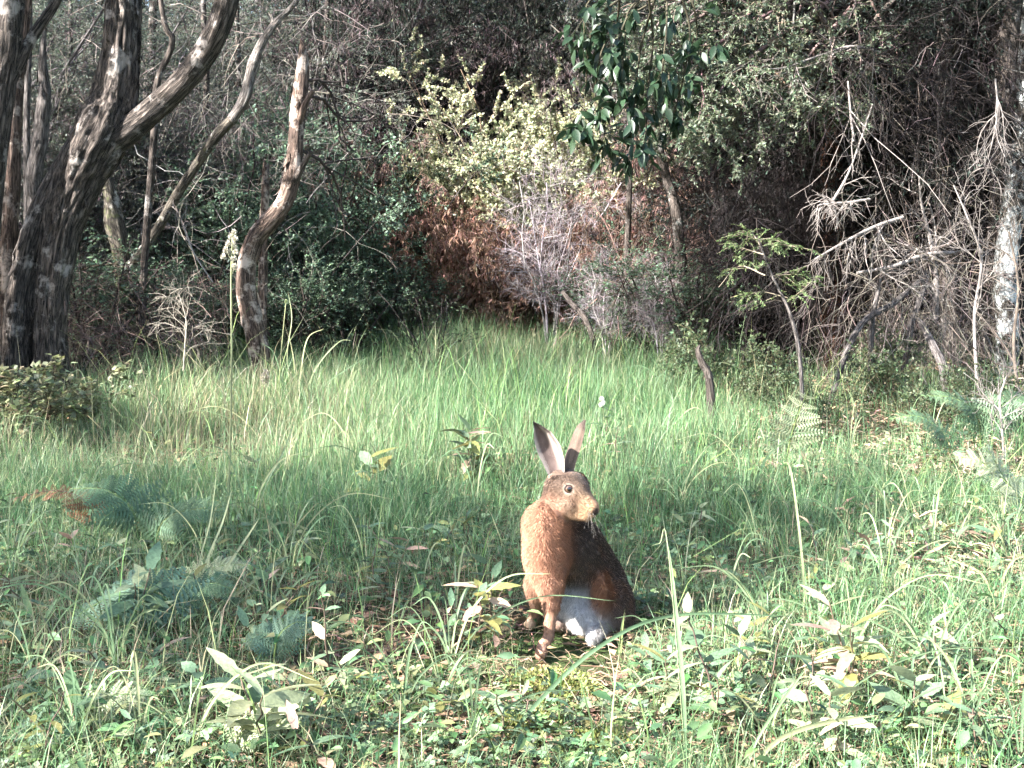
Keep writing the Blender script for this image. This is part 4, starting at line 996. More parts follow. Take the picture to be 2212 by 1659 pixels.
# ------------------------------------------------------------------ thicket on the right: dead branches, hanging twigs, poles
def dead_branch(label, rows, seed, n1=6, l1=0.25, droop=0.1, n2=5, l2=0.12, colr=(0.23, 0.205, 0.195), group=None, name='dead_branch', ground=False, sides=6):
    rng = np.random.default_rng(seed)
    P, R = path(rows)
    C = catmull(P, 5); r = catmull(np.stack([R] * 3, 1), 5)[:, 0]
    base = C[0].copy()
    root = thing(name, label, 'dead branch', tuple(base), group=group)
    g = Geo(); V, Fq, _ = tubes(C[None], r[None], sides, rng); g.add(V, Fq, colr); obj('stem', g.mesh('stem', off=base), M_TWIG, root)
    if n1:
        P1, R1 = grow(C[None], r[None], n1, l1, rng, 0.7, 0.22, droop, 5, 0.15, rfac=0.75)
        R1 = np.maximum(R1 * .7, 0.0014)
        for i in range(len(P1)):
            q = Geo(); V, Fq, _ = tubes(P1[i:i + 1], R1[i:i + 1], 4, rng); q.add(V, Fq, np.array(colr) * rng.uniform(0.7, 1.1))
            if n2:
                P2, R2 = grow(P1[i:i + 1], R1[i:i + 1], n2 + 3, l2 * 1.1, rng, 0.7, 0.3, droop, 4, 0.1, rfac=0.7)
                V, Fq, _ = tubes(P2, np.maximum(R2 * .8, 0.0009), 3, rng); q.add(V, Fq, np.array(colr) * rng.uniform(0.7, 1.05))
            obj('twig', q.mesh('twig', off=base), M_TWIG, root)
    return root

dead_branch('long pale bare twig hanging down and forking twice in front of the thicket', [(1832, 175, 7.5, 4), (1838, 250, 7.5, 5), (1845, 305, 7.5, 6)], 1, 5, 0.75, 0.10, 3, 0.18)
dead_branch('thin grey stick slanting up through the hanging twigs to a bundle of dry sprigs', [(1792, 445, 7.5, 7), (1830, 380, 7.5, 5), (1860, 300, 7.5, 4), (1885, 225, 7.5, 3)], 2, 2, 0.2, 0.05, 3, 0.1)
dead_branch('bundle of pale drooping dead sprigs on a bare stick in front of the dark thicket', [(1880, 430, 7.55, 6), (1830, 438, 7.5, 6), (1790, 440, 7.45, 5), (1765, 445, 7.4, 4)], 3, 14, 0.22, 0.22, 6, 0.10)
dead_branch('pale crooked dead branch reaching out low from the shaggy rust trunk', [(1950, 470, 7.8, 10), (1890, 490, 7.7, 9), (1830, 520, 7.6, 7), (1760, 560, 7.5, 4)], 4, 9, 0.30, 0.16, 6, 0.12)
dead_branch('fine grey twig spray hanging beside the lichen-covered tree', [(2150, 170, 7.1, 4), (2155, 240, 7.1, 4), (2145, 300, 7.1, 3), (2135, 340, 7.1, 2)], 5, 10, 0.3, 0.14, 6, 0.14)
dead_branch('spiky pale dead branch crossing the middle of the thicket', [(1850, 590, 7.7, 7), (1930, 575, 7.7, 9), (2000, 550, 7.75, 9), (2060, 545, 7.8, 8)], 6, 12, 0.35, 0.10, 5, 0.14)
dead_branch('forked grey dead branch standing upright low in the thicket', [(2020, 690, 7.8, 14), (2022, 600, 7.8, 12), (2010, 520, 7.8, 10), (1990, 440, 7.8, 7), (1985, 380, 7.8, 4)], 7, 10, 0.38, 0.06, 5, 0.16)
dead_branch('whippy bare stem curving up in front of the lichen-covered tree', [(2110, 820, 7.0, 8), (2105, 680, 7.0, 7), (2120, 560, 7.0, 6), (2090, 470, 7.0, 4), (2060, 400, 7.0, 3)], 8, 9, 0.4, 0.02, 5, 0.16)
dead_branch('thin dark bare sapling at the edge of the thicket', [(2200, 860, 6.6, 9), (2190, 740, 6.6, 8), (2200, 620, 6.6, 6), (2180, 500, 6.6, 4)], 9, 9, 0.35, 0.0, 5, 0.15, colr=(0.16, 0.13, 0.11))
dead_branch('dark bare limb arching across the top of the thicket', [(1760, 10, 7.9, 9), (1800, 75, 7.9, 12), (1840, 110, 7.9, 14), (1890, 155, 7.9, 17), (1930, 160, 8.0, 22), (1990, 190, 8.2, 26)], 10, 8, 0.6, 0.08, 5, 0.25, colr=(0.05, 0.04, 0.035))
dead_branch('pale bare branch slanting out from the thicket over the fine foliage', [(1905, 115, 7.8, 6), (1840, 100, 7.75, 6), (1770, 120, 7.7, 5), (1700, 145, 7.65, 4), (1650, 150, 7.6, 2)], 11, 9, 0.4, 0.05, 5, 0.16)
dead_branch('small pale twiggy plant with many fine forks at the foot of the lichen-covered tree', [(2170, 1000, 5.6, 6), (2165, 930, 5.6, 5), (2160, 860, 5.6, 4), (2175, 810, 5.6, 3)], 12, 14, 0.22, -0.06, 5, 0.10)
dead_branch('tangled pale dead sprig standing in the grass before the leaning tree', [(396, 800, 6.8, 3.5), (400, 740, 6.8, 3), (402, 690, 6.8, 2.5), (385, 630, 6.8, 2)], 13, 16, 0.26, 0.20, 7, 0.12, colr=(0.26, 0.235, 0.20))
dead_branch('pale thin dead stem with a bend, leaning by the curving tree', [(460, 610, 7.6, 3), (420, 550, 7.6, 4), (400, 500, 7.6, 4), (388, 470, 7.6, 3)], 14, 5, 0.2, 0.05, 3, 0.1)

def pole(label, rows, seed, mat, name='dead_pole', ground0=True):
    P, R = path(rows)
    base = P[0].copy(); base[2] = gz(base[0], base[1])
    if ground0: P[0, 2] = base[2] - 0.04
    root = thing(name, label, 'dead wood', tuple(base))
    g = Geo(); trunk_geo(g, P, R, 16, 14, 0.25, 55, seed, 0.15); obj('stem', g.mesh('stem', True, base), mat, root)
    return root, P, R, base
pole('long grey dead pole leaning diagonally against the trunk in the thicket', [(1785, 768, 7.3, 13), (1850, 715, 7.4, 13), (1930, 655, 7.6, 12), (1990, 605, 7.8, 11), (2040, 565, 8.0, 9)], 91, M_DEADWOOD)
pole('shorter pale dead pole propped steeply beside the long leaning one', [(1945, 790, 7.4, 12), (1965, 720, 7.5, 13), (1990, 640, 7.7, 12), (2015, 560, 8.0, 9)], 92, M_DEADWOOD)
pole('curved grey fallen log bending to the ground below the dead poles', [(2050, 850, 7.0, 13), (2038, 800, 7.0, 17), (2018, 752, 7.1, 17), (1998, 712, 7.3, 14), (1985, 690, 7.5, 9)], 93, M_DEADWOOD)
pole('stub of a pale broken stick poking up from the thicket floor', [(1880, 800, 7.5, 11), (1884, 700, 7.5, 11), (1895, 640, 7.5, 9), (1902, 600, 7.5, 4)], 94, M_DEADWOOD)
pole('short grey stump leaning in the grass at the edge of the clearing', [(1542, 880, 6.6, 22), (1532, 820, 6.6, 17), (1517, 785, 6.6, 15), (1508, 758, 6.6, 11), (1512, 745, 6.6, 4)], 95, M_BARK_GREY, 'tree_stump')
pole('dead mossy pole leaning low at the far edge of the grass', [(1300, 740, 9.9, 12), (1270, 700, 10.0, 12), (1235, 655, 10.2, 11), (1215, 630, 10.3, 7)], 96, M_BARK_GREY)

# hanging tangle of dead twigs (nobody could count them)
def tangle(label, boxes, seed, colr, n, length, droop, r=0.0022):
    rng = np.random.default_rng(seed); g = Geo()
    for (x0, x1, y0, y1, Ya, Yb, w) in boxes:
        m = int(n * w); Y = rng.uniform(Ya, Yb, m)
        P = np.array([pix(a, b, c) for a, b, c in zip(rng.uniform(x0, x1, m), rng.uniform(y0, y1, m), Y)])
        d = nrm(rng.normal(size=(m, 3)) * np.array([1, 1, .5]) + np.array([0, 0, -droop * 4]))
        k = 7; pts = [P]; L = length * (0.5 + rng.random((m, 1)))
        for q in range(k - 1):
            d = nrm(d + 0.22 * rng.normal(size=d.shape) + np.array([0, 0, -droop])); pts.append(pts[-1] + d * L / (k - 1))
        PP = np.stack(pts, 1)
        PP = PP[shade_mask(PP[:, 3], rng)]; m = len(PP)
        gr = gz(PP[..., 0], PP[..., 1]); PP[..., 2] = np.maximum(PP[..., 2], gr + 0.01)
        RR = (r * (0.6 + 1.0 * rng.random(m)))[:, None] * np.linspace(1, 0.35, k)[None]
        P1, R1 = grow(PP, RR, 4, length * 0.45, rng, 0.7, 0.25, droop, 4, 0.1, rfac=0.8)
        P1[..., 2] = np.maximum(P1[..., 2], gz(P1[..., 0], P1[..., 1]) + 0.01)
        for a, b in ((PP, RR), (P1, np.maximum(R1, 0.0011))):
            V, Fq, mm = tubes(a, b, 3, rng); g.add(V, Fq, np.repeat(tint(colr, len(a), rng, 0.4, 0.06), mm, 0))
    tag(obj('twig_tangle', g.mesh('twig_tangle'), M_TWIG), label, 'twigs', kind='stuff')
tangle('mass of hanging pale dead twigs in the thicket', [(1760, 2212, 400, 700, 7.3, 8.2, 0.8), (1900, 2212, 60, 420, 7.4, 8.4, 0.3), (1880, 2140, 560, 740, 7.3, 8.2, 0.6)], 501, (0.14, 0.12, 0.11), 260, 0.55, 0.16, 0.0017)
tangle('mass of drooping thicket twigs with shade put into their dark colour', [(1600, 2212, 60, 560, 7.9, 9.0, 1.0), (1560, 1900, 300, 680, 8.2, 9.6, 0.7), (1740, 2212, 0, 300, 7.4, 8.4, 0.7)], 502, (0.022, 0.018, 0.018), 520, 0.7, 0.14, 0.0026)  # twig colour set near black to stand in for the thicket's shade
tangle('fine brown twigs around the foot of the large leaning tree', [(120, 480, 560, 800, 7.6, 9.0, 1.0), (0, 260, 640, 860, 7.4, 8.2, 0.6)], 503, (0.13, 0.095, 0.085), 260, 0.5, 0.08)
tangle('grey bare twigs filling the forest behind the left trees', [(0, 700, 0, 500, 8.6, 11.0, 1.0), (560, 860, 0, 330, 9.5, 12.0, 0.45)], 504, (0.17, 0.15, 0.14), 300, 0.7, 0.06, 0.0028)
tangle('dead brown twigs between the thin trunks behind the clearing', [(1280, 1620, 380, 720, 9.6, 11.2, 1.0), (1100, 1330, 440, 660, 10.9, 11.6, 0.3)], 505, (0.15, 0.105, 0.09), 180, 0.55, 0.10, 0.003)

# ------------------------------------------------------------------ broadleaf branch hanging into the picture, every leaf a piece
def leaf_mesh(name, wr=0.36, serr=0.0, curl=0.12, fold=0.12, n=6):
    t = np.linspace(0, 1, n + 1)
    w = wr * 0.5 * np.sin(np.pi * t ** 0.82) ** 0.85
    V = []; Fc = []
    for i, (a, b) in enumerate(zip(t, w)):
        s = 1 + (serr if i % 2 else -serr)
        z = -curl * a * a
        V += [(-b * s, a - 0.02 * (i % 2) * (serr > 0), z + fold * b), (0, a, z), (b * s, a - 0.02 * (i % 2) * (serr > 0), z + fold * b)]
    for i in range(n):
        o = 3 * i
        Fc += [(o, o + 1, o + 4, o + 3), (o + 1, o + 2, o + 5, o + 4)]
    return make_mesh(name, np.array(V), np.array(Fc), smooth=True)
def basis(pos, d, up, scale):
    y = nrm(np.asarray(d, float)); x = nrm(np.cross(y, up)); z = np.cross(x, y)
    M = Matrix(((x[0] * scale, y[0] * scale, z[0] * scale, pos[0]), (x[1] * scale, y[1] * scale, z[1] * scale, pos[1]), (x[2] * scale, y[2] * scale, z[2] * scale, pos[2]), (0, 0, 0, 1)))
    return M
def mat_copy(me, mat):
    m = me.copy(); m.materials.clear(); m.materials.append(mat); return m

def broadleaf():
    rng = np.random.default_rng(31); Y = 6.4
    X0, Y0 = 3.05, 8.0
    base = np.array([X0, Y0, gz(X0, Y0)])
    root = thing('broadleaf_tree', 'broadleaf tree with dark glossy leaves hanging on drooping boughs over the clearing', 'tree', tuple(base))
    pts = np.array([base + [0, 0, -.1], base + [0.02, 0, 1.4], base + [-.05, -.1, 2.7], base + [-.2, -.2, 3.6]])
    g = Geo(); trunk_geo(g, pts, np.array([.09, .075, .06, .045]), 14, 10, .15, 50, 5, .1); obj('trunk', g.mesh('trunk', True, base), M_BARK_GREY, root)
    bough = np.array([pts[2], pts[2] + [-.8, -.6, .45], pix(1480, -60, Y + .3), pix(1400, -30, Y)])
    g = Geo(); C, r = trunk_geo(g, bough, np.array([.04, .032, .024, .016]), 8, 10, .1, 50, 6, .1); obj('bough', g.mesh('bough', True, base), M_BARK_GREY, root)
    hang = [[(1400, -30), (1345, 60), (1330, 150), (1310, 240), (1305, 320)], [(1420, -20), (1390, 80), (1375, 170), (1368, 260), (1360, 335)], [(1440, -30), (1440, 60), (1430, 160), (1425, 240)],
            [(1380, -30), (1290, 40), (1270, 130), (1262, 230), (1250, 270)], [(1465, -30), (1490, 60), (1480, 150), (1460, 230), (1440, 300)], [(1340, -20), (1330, 60), (1300, 110), (1285, 200), (1290, 280)], [(1400, -20), (1410, 90), (1400, 190), (1395, 290), (1385, 330)]]
    hang += [[(1350, -30), (1275, 0), (1262, 60), (1270, 130)], [(1420, -30), (1360, 20), (1350, 90), (1340, 200)], [(1480, -30), (1500, 20), (1505, 80), (1490, 140)], [(1440, -40), (1400, 10), (1300, 60), (1280, 100)]]
    lm = leaf_mesh('leaf', 0.42, 0.0, 0.18, 0.25); lm.materials.append(M_GLOSS)
    tw = Geo()
    for hrow in hang:
        P = catmull(np.array([pix(a, b, Y + rng.uniform(-.12, .12)) for a, b in hrow]), 5)
        V, Fq, _ = tubes(P[None], np.linspace(.007, .002, len(P))[None], 5, rng); tw.add(V, Fq, (0.05, 0.045, 0.03))
        P1, R1 = grow(P[None], np.full((1, len(P)), .003), 11, 0.20, rng, 0.8, 0.18, 0.08, 5, 0.12)
        V, Fq, _ = tubes(P1, R1, 3, rng); tw.add(V, Fq, (0.05, 0.05, 0.03))
        for pp in list(P1) + [P[-6:]]:
            pos, tg = along(pp[None], 5, rng, 0.25)
            for a, t in zip(pos, tg):
                d = t * 0.6 + rng.normal(size=3) * 0.55 + np.array([0, 0, -0.55])
                up = np.array([0, -0.3, 1.0]) + rng.normal(size=3) * 0.5
                obj('leaf', lm, None, root, mtx=basis(a - base, d, up, rng.uniform(0.055, 0.095)))
    obj('twigs', tw.mesh('twigs', off=base), M_TWIG, root)
    cr = Geo(); canopy(cr, np.array([pts[3] + [0, 0, .5], pts[3] + [-.7, -.4, .9], pts[3] + [.5, .3, .9]]), 0.8, 900, rng, (0.04, 0.08, 0.035), 0.09, 0.04)
    obj('crown', cr.mesh('crown', off=base), M_LEAF, root)
broadleaf()

# overhanging fine foliage, upper right
def overhang():
    rng = np.random.default_rng(33); 
    base = np.array([3.75, 8.6, gz(3.75, 8.6)])
    root = thing('overhanging_tree', 'tree whose feathery grey-green sprays overhang the right of the clearing', 'tree', tuple(base))
    pts = np.array([base + [0, 0, -.1], base + [-.05, 0, 1.6], base + [-.15, -.1, 3.0], base + [-.3, -.2, 4.0]])
    g = Geo(); trunk_geo(g, pts, np.array([.13, .10, .08, .06]), 14, 10, .2, 50, 15, .1); obj('trunk', g.mesh('trunk', True, base), M_BARK_GREY, root)
    tw = Geo(); fo = Geo()
    ends = [((1980, -60), (1800, -40), (1640, 40), (1500, 130), (1420, 200)), ((1980, -80), (1780, 10), (1640, 110), (1560, 190), (1520, 260)), ((1950, -90), (1700, -60), (1560, 10), (1440, 80), (1400, 130)),
            ((1990, -40), (1850, 20), (1740, 90), (1680, 170), (1640, 240)), ((1900, -90), (1650, -90), (1500, -20), (1430, 40), (1400, 90)), ((1990, -80), (1820, -80), (1700, -20), (1600, 40), (1560, 110)),
            ((1990, -60), (1880, -20), (1800, 60), (1740, 130), (1700, 200)), ((1960, -60), (1760, 40), (1650, 150), (1580, 230), (1540, 300)), ((1940, -80), (1700, 20), (1580, 90), (1500, 170), (1450, 250)), ((1990, -50), (1900, 30), (1860, 110), (1830, 180), (1810, 240))]
    P0 = np.array([catmull(np.array([pix(a, b, Yq) for (a, b), Yq in zip(e, (8.4, 8.2, 8.0, 7.9, 7.8))]), 2) for e in ends])
    P0[:, 0] = pts[2:4].mean(0)
    R0 = np.repeat(np.linspace(.022, .004, P0.shape[1])[None], len(P0), 0)
    P1, R1 = grow(P0, R0, 16, 0.55, rng, 0.8, 0.15, 0.07, 6, 0.25, rfac=0.7)
    P2, R2 = grow(P1, R1, 8, 0.22, rng, 0.7, 0.2, 0.04, 4, 0.15, rfac=0.7)
    for a, b, s in ((P0, R0, 6), (P1, np.maximum(R1, .0015), 4), (P2, np.maximum(R2, .001), 3)):
        V, Fq, m = tubes(a, b, s, rng); tw.add(V, Fq, np.repeat(tint((0.12, 0.095, 0.085), len(a), rng), m, 0))
    obj('branches', tw.mesh('branches', off=base), M_TWIG, root)
    fine_spray(fo, P2, 30, rng, (0.125, 0.155, 0.105), 0.026, 0.009, 0.0, 0.3, False)
    obj('foliage', fo.mesh('foliage', off=base), M_LEAF, root)
    cr = Geo(); canopy(cr, pts[3] + rng.normal(size=(8, 3)) * np.array([.8, .8, .4]) + np.array([-.3, 0, 1.2]), 0.7, 300, rng, KAN); obj('crown', cr.mesh('crown', off=base), M_LEAF, root)
overhang()

# sapling with layered ferny sprays
def sapling():
    rng = np.random.default_rng(34); Y = 6.4
    P, R = path([(1738, 870, Y, 9), (1730, 800, Y, 9), (1722, 735, Y, 8), (1702, 665, Y, 7), (1672, 605, Y, 6), (1655, 565, Y, 5), (1640, 520, Y, 4)])
    base = P[0].copy(); base[2] = gz(base[0], base[1]); P[0, 2] = base[2] - .03
    root = thing('sapling', 'slim pale-stemmed sapling with flat layered sprays of small green leaves', 'sapling', tuple(base))
    g = Geo(); C, r = trunk_geo(g, P, R, 8, 8, .1, 60, 7, .08); obj('stem', g.mesh('stem', True, base), M_DEADWOOD, root)
    tiers = [((1650, 560), (1600, 530), (1570, 515)), ((1645, 545), (1690, 535), (1750, 545)), ((1660, 585), (1600, 590), (1550, 605)), ((1665, 595), (1700, 590), (1740, 590)), ((1690, 640), (1640, 640), (1600, 650)), ((1640, 530), (1620, 510), (1600, 515)), ((1700, 650), (1730, 620), (1750, 600)), ((1640, 525), (1660, 510), (1690, 515))]
    for t in tiers:
        tw = Geo(); fo = Geo()
        P0 = catmull(np.array([pix(a + rng.normal() * 6, b + rng.normal() * 8, Y + rng.uniform(-.25, .25)) for a, b in t]), 4)[None]
        R0 = np.linspace(.004, .0015, P0.shape[1])[None]
        P1, R1 = grow(P0, R0, 16, 0.13, rng, 0.9, 0.08, 0.0, 4, 0.1); P1[..., 2] = P1[:, :1, 2] - .02 * np.linspace(0, 1, 4)[None] ** 2 + 0.6 * (P1[..., 2] - P1[:, :1, 2])
        for a, b in ((P0, R0), (P1, np.maximum(R1, .0009))):
            V, Fq, _ = tubes(a, b, 3, rng); tw.add(V, Fq, (0.2, 0.17, 0.13))
        pos, tg = along(P1, 26, rng); N = len(pos)
        fo.add(*leaves(pos, nrm(tg + .7 * rng.normal(size=(N, 3)) * np.array([1, 1, .2])), nrm(np.array([0, 0, 1.]) + .3 * rng.normal(size=(N, 3))), 0.016 * (.6 + .8 * rng.random(N)), 0.007, LEAF2, tint((0.12, 0.17, 0.075), N, rng)))
        sp = obj('spray', fo.mesh('spray', off=base), M_LEAF, root); obj('twig', tw.mesh('twig', off=base), M_TWIG, sp)
sapling()
put(LOWG, 'green_bush', 'dense little green bush below the sapling at the edge of the thicket', 'bush', [(1570, 7.6, 0.8)])
put(LOWG, 'green_bush', 'yellow-green low bush in front of the leaning dead poles', 'bush', [(1920, 7.3, 0.7)])
put(LOWG, 'green_bush', 'small low leafy bush among the ferns along the thicket', 'bush', [(1480, 7.6, 0.45), (1640, 7.2, 0.45), (1790, 6.8, 0.4), (2020, 6.6, 0.5), (2140, 6.3, 0.55), (1700, 7.4, 0.55)], 'low bushes along the foot of the thicket')
LOWP = shrub_parts(114, 0.5, 0.4, 8, 'flat', 1500, (0.22, 0.24, 0.14), 0.040, 0.034, (0.07, 0.045, 0.035), l1=0.22, l2=0.12, n1=7, n2=4, twig_r=0.004)
put(LOWP, 'pale_leaved_bush', 'low bush with pale round leaves at the foot of the large leaning tree', 'bush', [(90, 6.3, 0.8), (15, 5.8, 0.85), (190, 6.6, 0.55)], 'low bushes under the large leaning tree')

# ------------------------------------------------------------------ grass, ground cover, litter (nobody could count them)
def hare_clear(X, Y, r=0.17):
    return (((X - 0.255) / 0.17) ** 2 + ((Y - 3.05) / 0.17) ** 2 > 1.0) & (((X - 0.13) / 0.12) ** 2 + ((Y - 2.80) / 0.26) ** 2 > 1.0)
def bare(X, Y):
    """litter shows through the plants here"""
    return 1 - .72 * np.maximum(np.exp(-(((X + .42) / .30) ** 2 + ((Y - 3.0) / .42) ** 2) ** 2), np.exp(-(((X + .95) / .28) ** 2 + ((Y - 2.75) / .3) ** 2) ** 2)) 
def blades(n, y0, y1, hgt, wid, cols, seed, bias=1.0, dens=None, lean=0.45, margin=0.4):
    rng = np.random.default_rng(seed)
    X, Y = view_points(n, rng, y0, y1, margin, bias)
    if dens is not None:
        ok = rng.random(n) < dens(X, Y); X = X[ok]; Y = Y[ok]
    ok = hare_clear(X, Y); X = X[ok]; Y = Y[ok]
    n = len(X)
    cl = vnoise(np.stack([X * 2.2, Y * 2.2, 0 * X], 1), seed); cl2 = vnoise(np.stack([X * .7, Y * .7, 0 * X], 1), seed + 3)
    h = hgt(X, Y) * (0.45 + 0.75 * rng.random(n)) * (0.4 + 1.2 * cl)
    az = rng.random(n) * 2 * math.pi; dirv = np.stack([np.cos(az), np.sin(az), 0 * az], 1)
    le = lean * (0.3 + 1.3 * rng.random(n) ** 1.5)
    t = np.array([0, .33, .68, 1.0])
    mid = np.stack([X, Y, gz(X, Y) - 0.005], 1)[:, None] + dirv[:, None] * (h[:, None] * le[:, None] * t[None] ** 2)[..., None] + np.array([0, 0, 1.]) * (h[:, None] * (t[None] - 0.32 * le[:, None] * t[None] ** 3))[..., None]
    sd = nrm(np.cross(dirv, np.array([0, 0, 1.]))); sd = nrm(sd + 0.6 * rng.normal(size=(n, 3)) * np.array([1, 1, .1]))
    w = (wid(X, Y) * (0.5 + rng.random(n)))[:, None] * np.array([0.8, 1.0, 0.7])[None]
    Lp = mid[:, :3] - sd[:, None] * w[..., None]; Rp = mid[:, :3] + sd[:, None] * w[..., None]
    V = np.concatenate([np.stack([Lp, Rp], 2).reshape(n, 6, 3), mid[:, 3:4]], 1)
    f = np.array([[0, 1, 3, 2], [2, 3, 5, 4]]); ft = np.array([[4, 5, 6]])
    o = (np.arange(n) * 7)[:, None, None]
    cols = np.array(cols); pick = rng.random(n); which = np.minimum((np.clip(0.75 * pick + 0.5 * (cl2 - .5) + 0.12, 0, .999) * len(cols)).astype(int), len(cols) - 1)
    C = cols[which] * (1 + .22 * rng.normal(size=(n, 1))) * (1 + .06 * rng.normal(size=(n, 3)))
    C = np.repeat(np.clip(C, .01, .8), 7, 0)
    return V.reshape(-1, 3), [(f[None] + o).reshape(-1, 4), (ft[None] + o).reshape(-1, 3)], C
def grass_density(X, Y):
    edge = sm(0.41, 0.33, np.abs(X) / Y + 0.10 * (vnoise(np.stack([X, Y, 0 * X], 1), 8) - .5) - 0.02 * (X < 0))
    right = 1 - 0.75 * sm(1.0, 1.9, X) * sm(3.6, 5.0, Y)
    far = sm(13.6, 12.0, Y + 1.6 * np.maximum(0, np.abs(X - 0.0) - .45))
    left = 1 - 0.8 * sm(-2.2, -3.0, X) * sm(5.5, 7, Y)
    return np.clip(bare(X, Y) * right * far * left * (0.25 + 0.75 * sm(2.9, 5.2, Y + 1.6 * (vnoise(np.stack([X * 1.1, Y * 1.1, 0 * X], 1), 19) - .5))) * (0.5 + 0.8 * vnoise(np.stack([X * 1.6, Y * 1.6, 0 * X], 1), 18)), 0, 1)
GC = [(0.060, 0.140, 0.060), (0.08, 0.172, 0.075), (0.105, 0.20, 0.092), (0.135, 0.225, 0.11), (0.18, 0.255, 0.135), (0.27, 0.30, 0.175), (0.32, 0.29, 0.19)]
V1, F1, C1 = blades(175000, 2.7, 13.0, lambda X, Y: 0.09 + 0.09 * sm(3, 4.8, Y) + 0.10 * sm(4.8, 7, Y) + 0.07 * sm(8, 11, Y), lambda X, Y: 0.0006 + 0.00009 * Y, GC, 601, 1.2, grass_density)
V2, F2, C2 = blades(46000, 1.8, 5.0, lambda X, Y: 0.12 + 0.06 * sm(3, 5, Y), lambda X, Y: 0.0010 + 0 * X, GC, 602, 1.0, lambda X, Y: bare(X, Y) * 0.35 + bare(X, Y) * 0.6 * sm(.42, .62, vnoise(np.stack([X * 1.9, Y * 1.9, 0 * X], 1), 28)), 0.8)
V3, F3, C3 = blades(11000, 2.0, 10.5, lambda X, Y: 0.26 + 0.18 * sm(4, 7, Y), lambda X, Y: 0.0010 + 0.00012 * Y, [(0.12, 0.22, 0.07), (0.18, 0.27, 0.10), (0.30, 0.34, 0.18), (0.38, 0.34, 0.22)], 603, 1.0, lambda X, Y: 0.5 * (vnoise(np.stack([X * 1.3, Y * 1.3, 0 * X], 1), 38) > .45) * grass_density(X, np.maximum(Y, 4.5)) + .02, 0.7)
def merge(parts):
    V = []; Fq = []; C = []; n = 0
    for v, f, c in parts:
        V.append(v); C.append(c); Fq += [q + n for q in (f if isinstance(f, list) else [f])]; n += len(v)
    return np.vstack(V), Fq, np.vstack(C)
V, Fq, C = merge([(V1, F1, C1), (V2, F2, C2), (V3, F3, C3)])
tag(obj('grass', make_mesh('grass', V, Fq, C), M_GRASS), 'soft green grass covering the clearing', 'grass', kind='stuff')

def ground_cover():
    rng = np.random.default_rng(611)
    n = 24000; X, Y = view_points(n, rng, 1.9, 6.5, 0.4, 1.4)
    cl = vnoise(np.stack([X * 2.4, Y * 2.4, 0 * X], 1), 5)
    ok = (rng.random(n) < bare(X, Y) * sm(.38, .72, cl) * (1 - .75 * sm(3.4, 5.2, Y)) + 0.08) & hare_clear(X, Y)
    X, Y, cl = X[ok], Y[ok], cl[ok]; n = len(X)
    hz = gz(X, Y) + 0.010 + 0.06 * rng.random(n) ** 1.4
    col0 = tint((0.12, 0.18, 0.095), n, rng, .35, .1)
    y = rng.random(n) < .18; col0[y] = tint((0.19, 0.23, 0.10), y.sum(), rng, .25)
    y = rng.random(n) < .12; col0[y] = tint((0.09, 0.16, 0.09), y.sum(), rng, .25)
    sz = 0.007 + 0.012 * rng.random(n)
    g = Geo(); az = rng.random(n) * 6.28; tilt = nrm(np.array([0, -0.1, 1.]) + .35 * rng.normal(size=(n, 3)))
    c0 = np.stack([X, Y, hz], 1)
    for k in range(3):
        a = az + k * 2.094 + .2 * rng.normal(size=n)
        d = np.stack([np.cos(a), np.sin(a), .12 * rng.normal(size=n)], 1); d = d - (d * tilt).sum(1, keepdims=True) * tilt * .9
        g.add(*leaves(c0, d, tilt, sz, sz * .85, LEAF2, col0 * (1 + .1 * rng.normal(size=(n, 1)))))
    sel = rng.random(n) < .6; m = sel.sum()
    P = np.stack([np.stack([X[sel], Y[sel], gz(X[sel], Y[sel])], 1) + .012 * rng.normal(size=(m, 3)) * np.array([1, 1, 0]), c0[sel]], 1)
    Vt, Ft, q = tubes(P, np.full((m, 2), .0007), 3, rng); g.add(Vt, Ft, (0.10, 0.12, 0.05))
    # single larger leaves close to the ground
    n = 2600; X, Y = view_points(n, rng, 1.9, 6.0, 0.4, 1.4); ok = hare_clear(X, Y); X, Y = X[ok], Y[ok]; n = len(X)
    pos = np.stack([X, Y, gz(X, Y) + 0.015 + .10 * rng.random(n) ** 1.5], 1); a = rng.random(n) * 6.28
    d = np.stack([np.cos(a), np.sin(a), .35 * rng.normal(size=n)], 1); nr = nrm(np.array([0, -.15, 1.]) + .4 * rng.normal(size=(n, 3)))
    cc = tint((0.09, 0.165, 0.07), n, rng, .35, .1); y = rng.random(n) < .2; cc[y] = tint((0.20, 0.22, 0.10), y.sum(), rng)
    s = .022 + .03 * rng.random(n); g.add(*leaves(pos, d, nr, s, s * .42, LEAF6, cc))
    tag(obj('ground_cover', g.mesh('ground_cover'), M_LEAF), 'low carpet of small three-part leaves between the grass', 'plants', kind='stuff')
ground_cover()

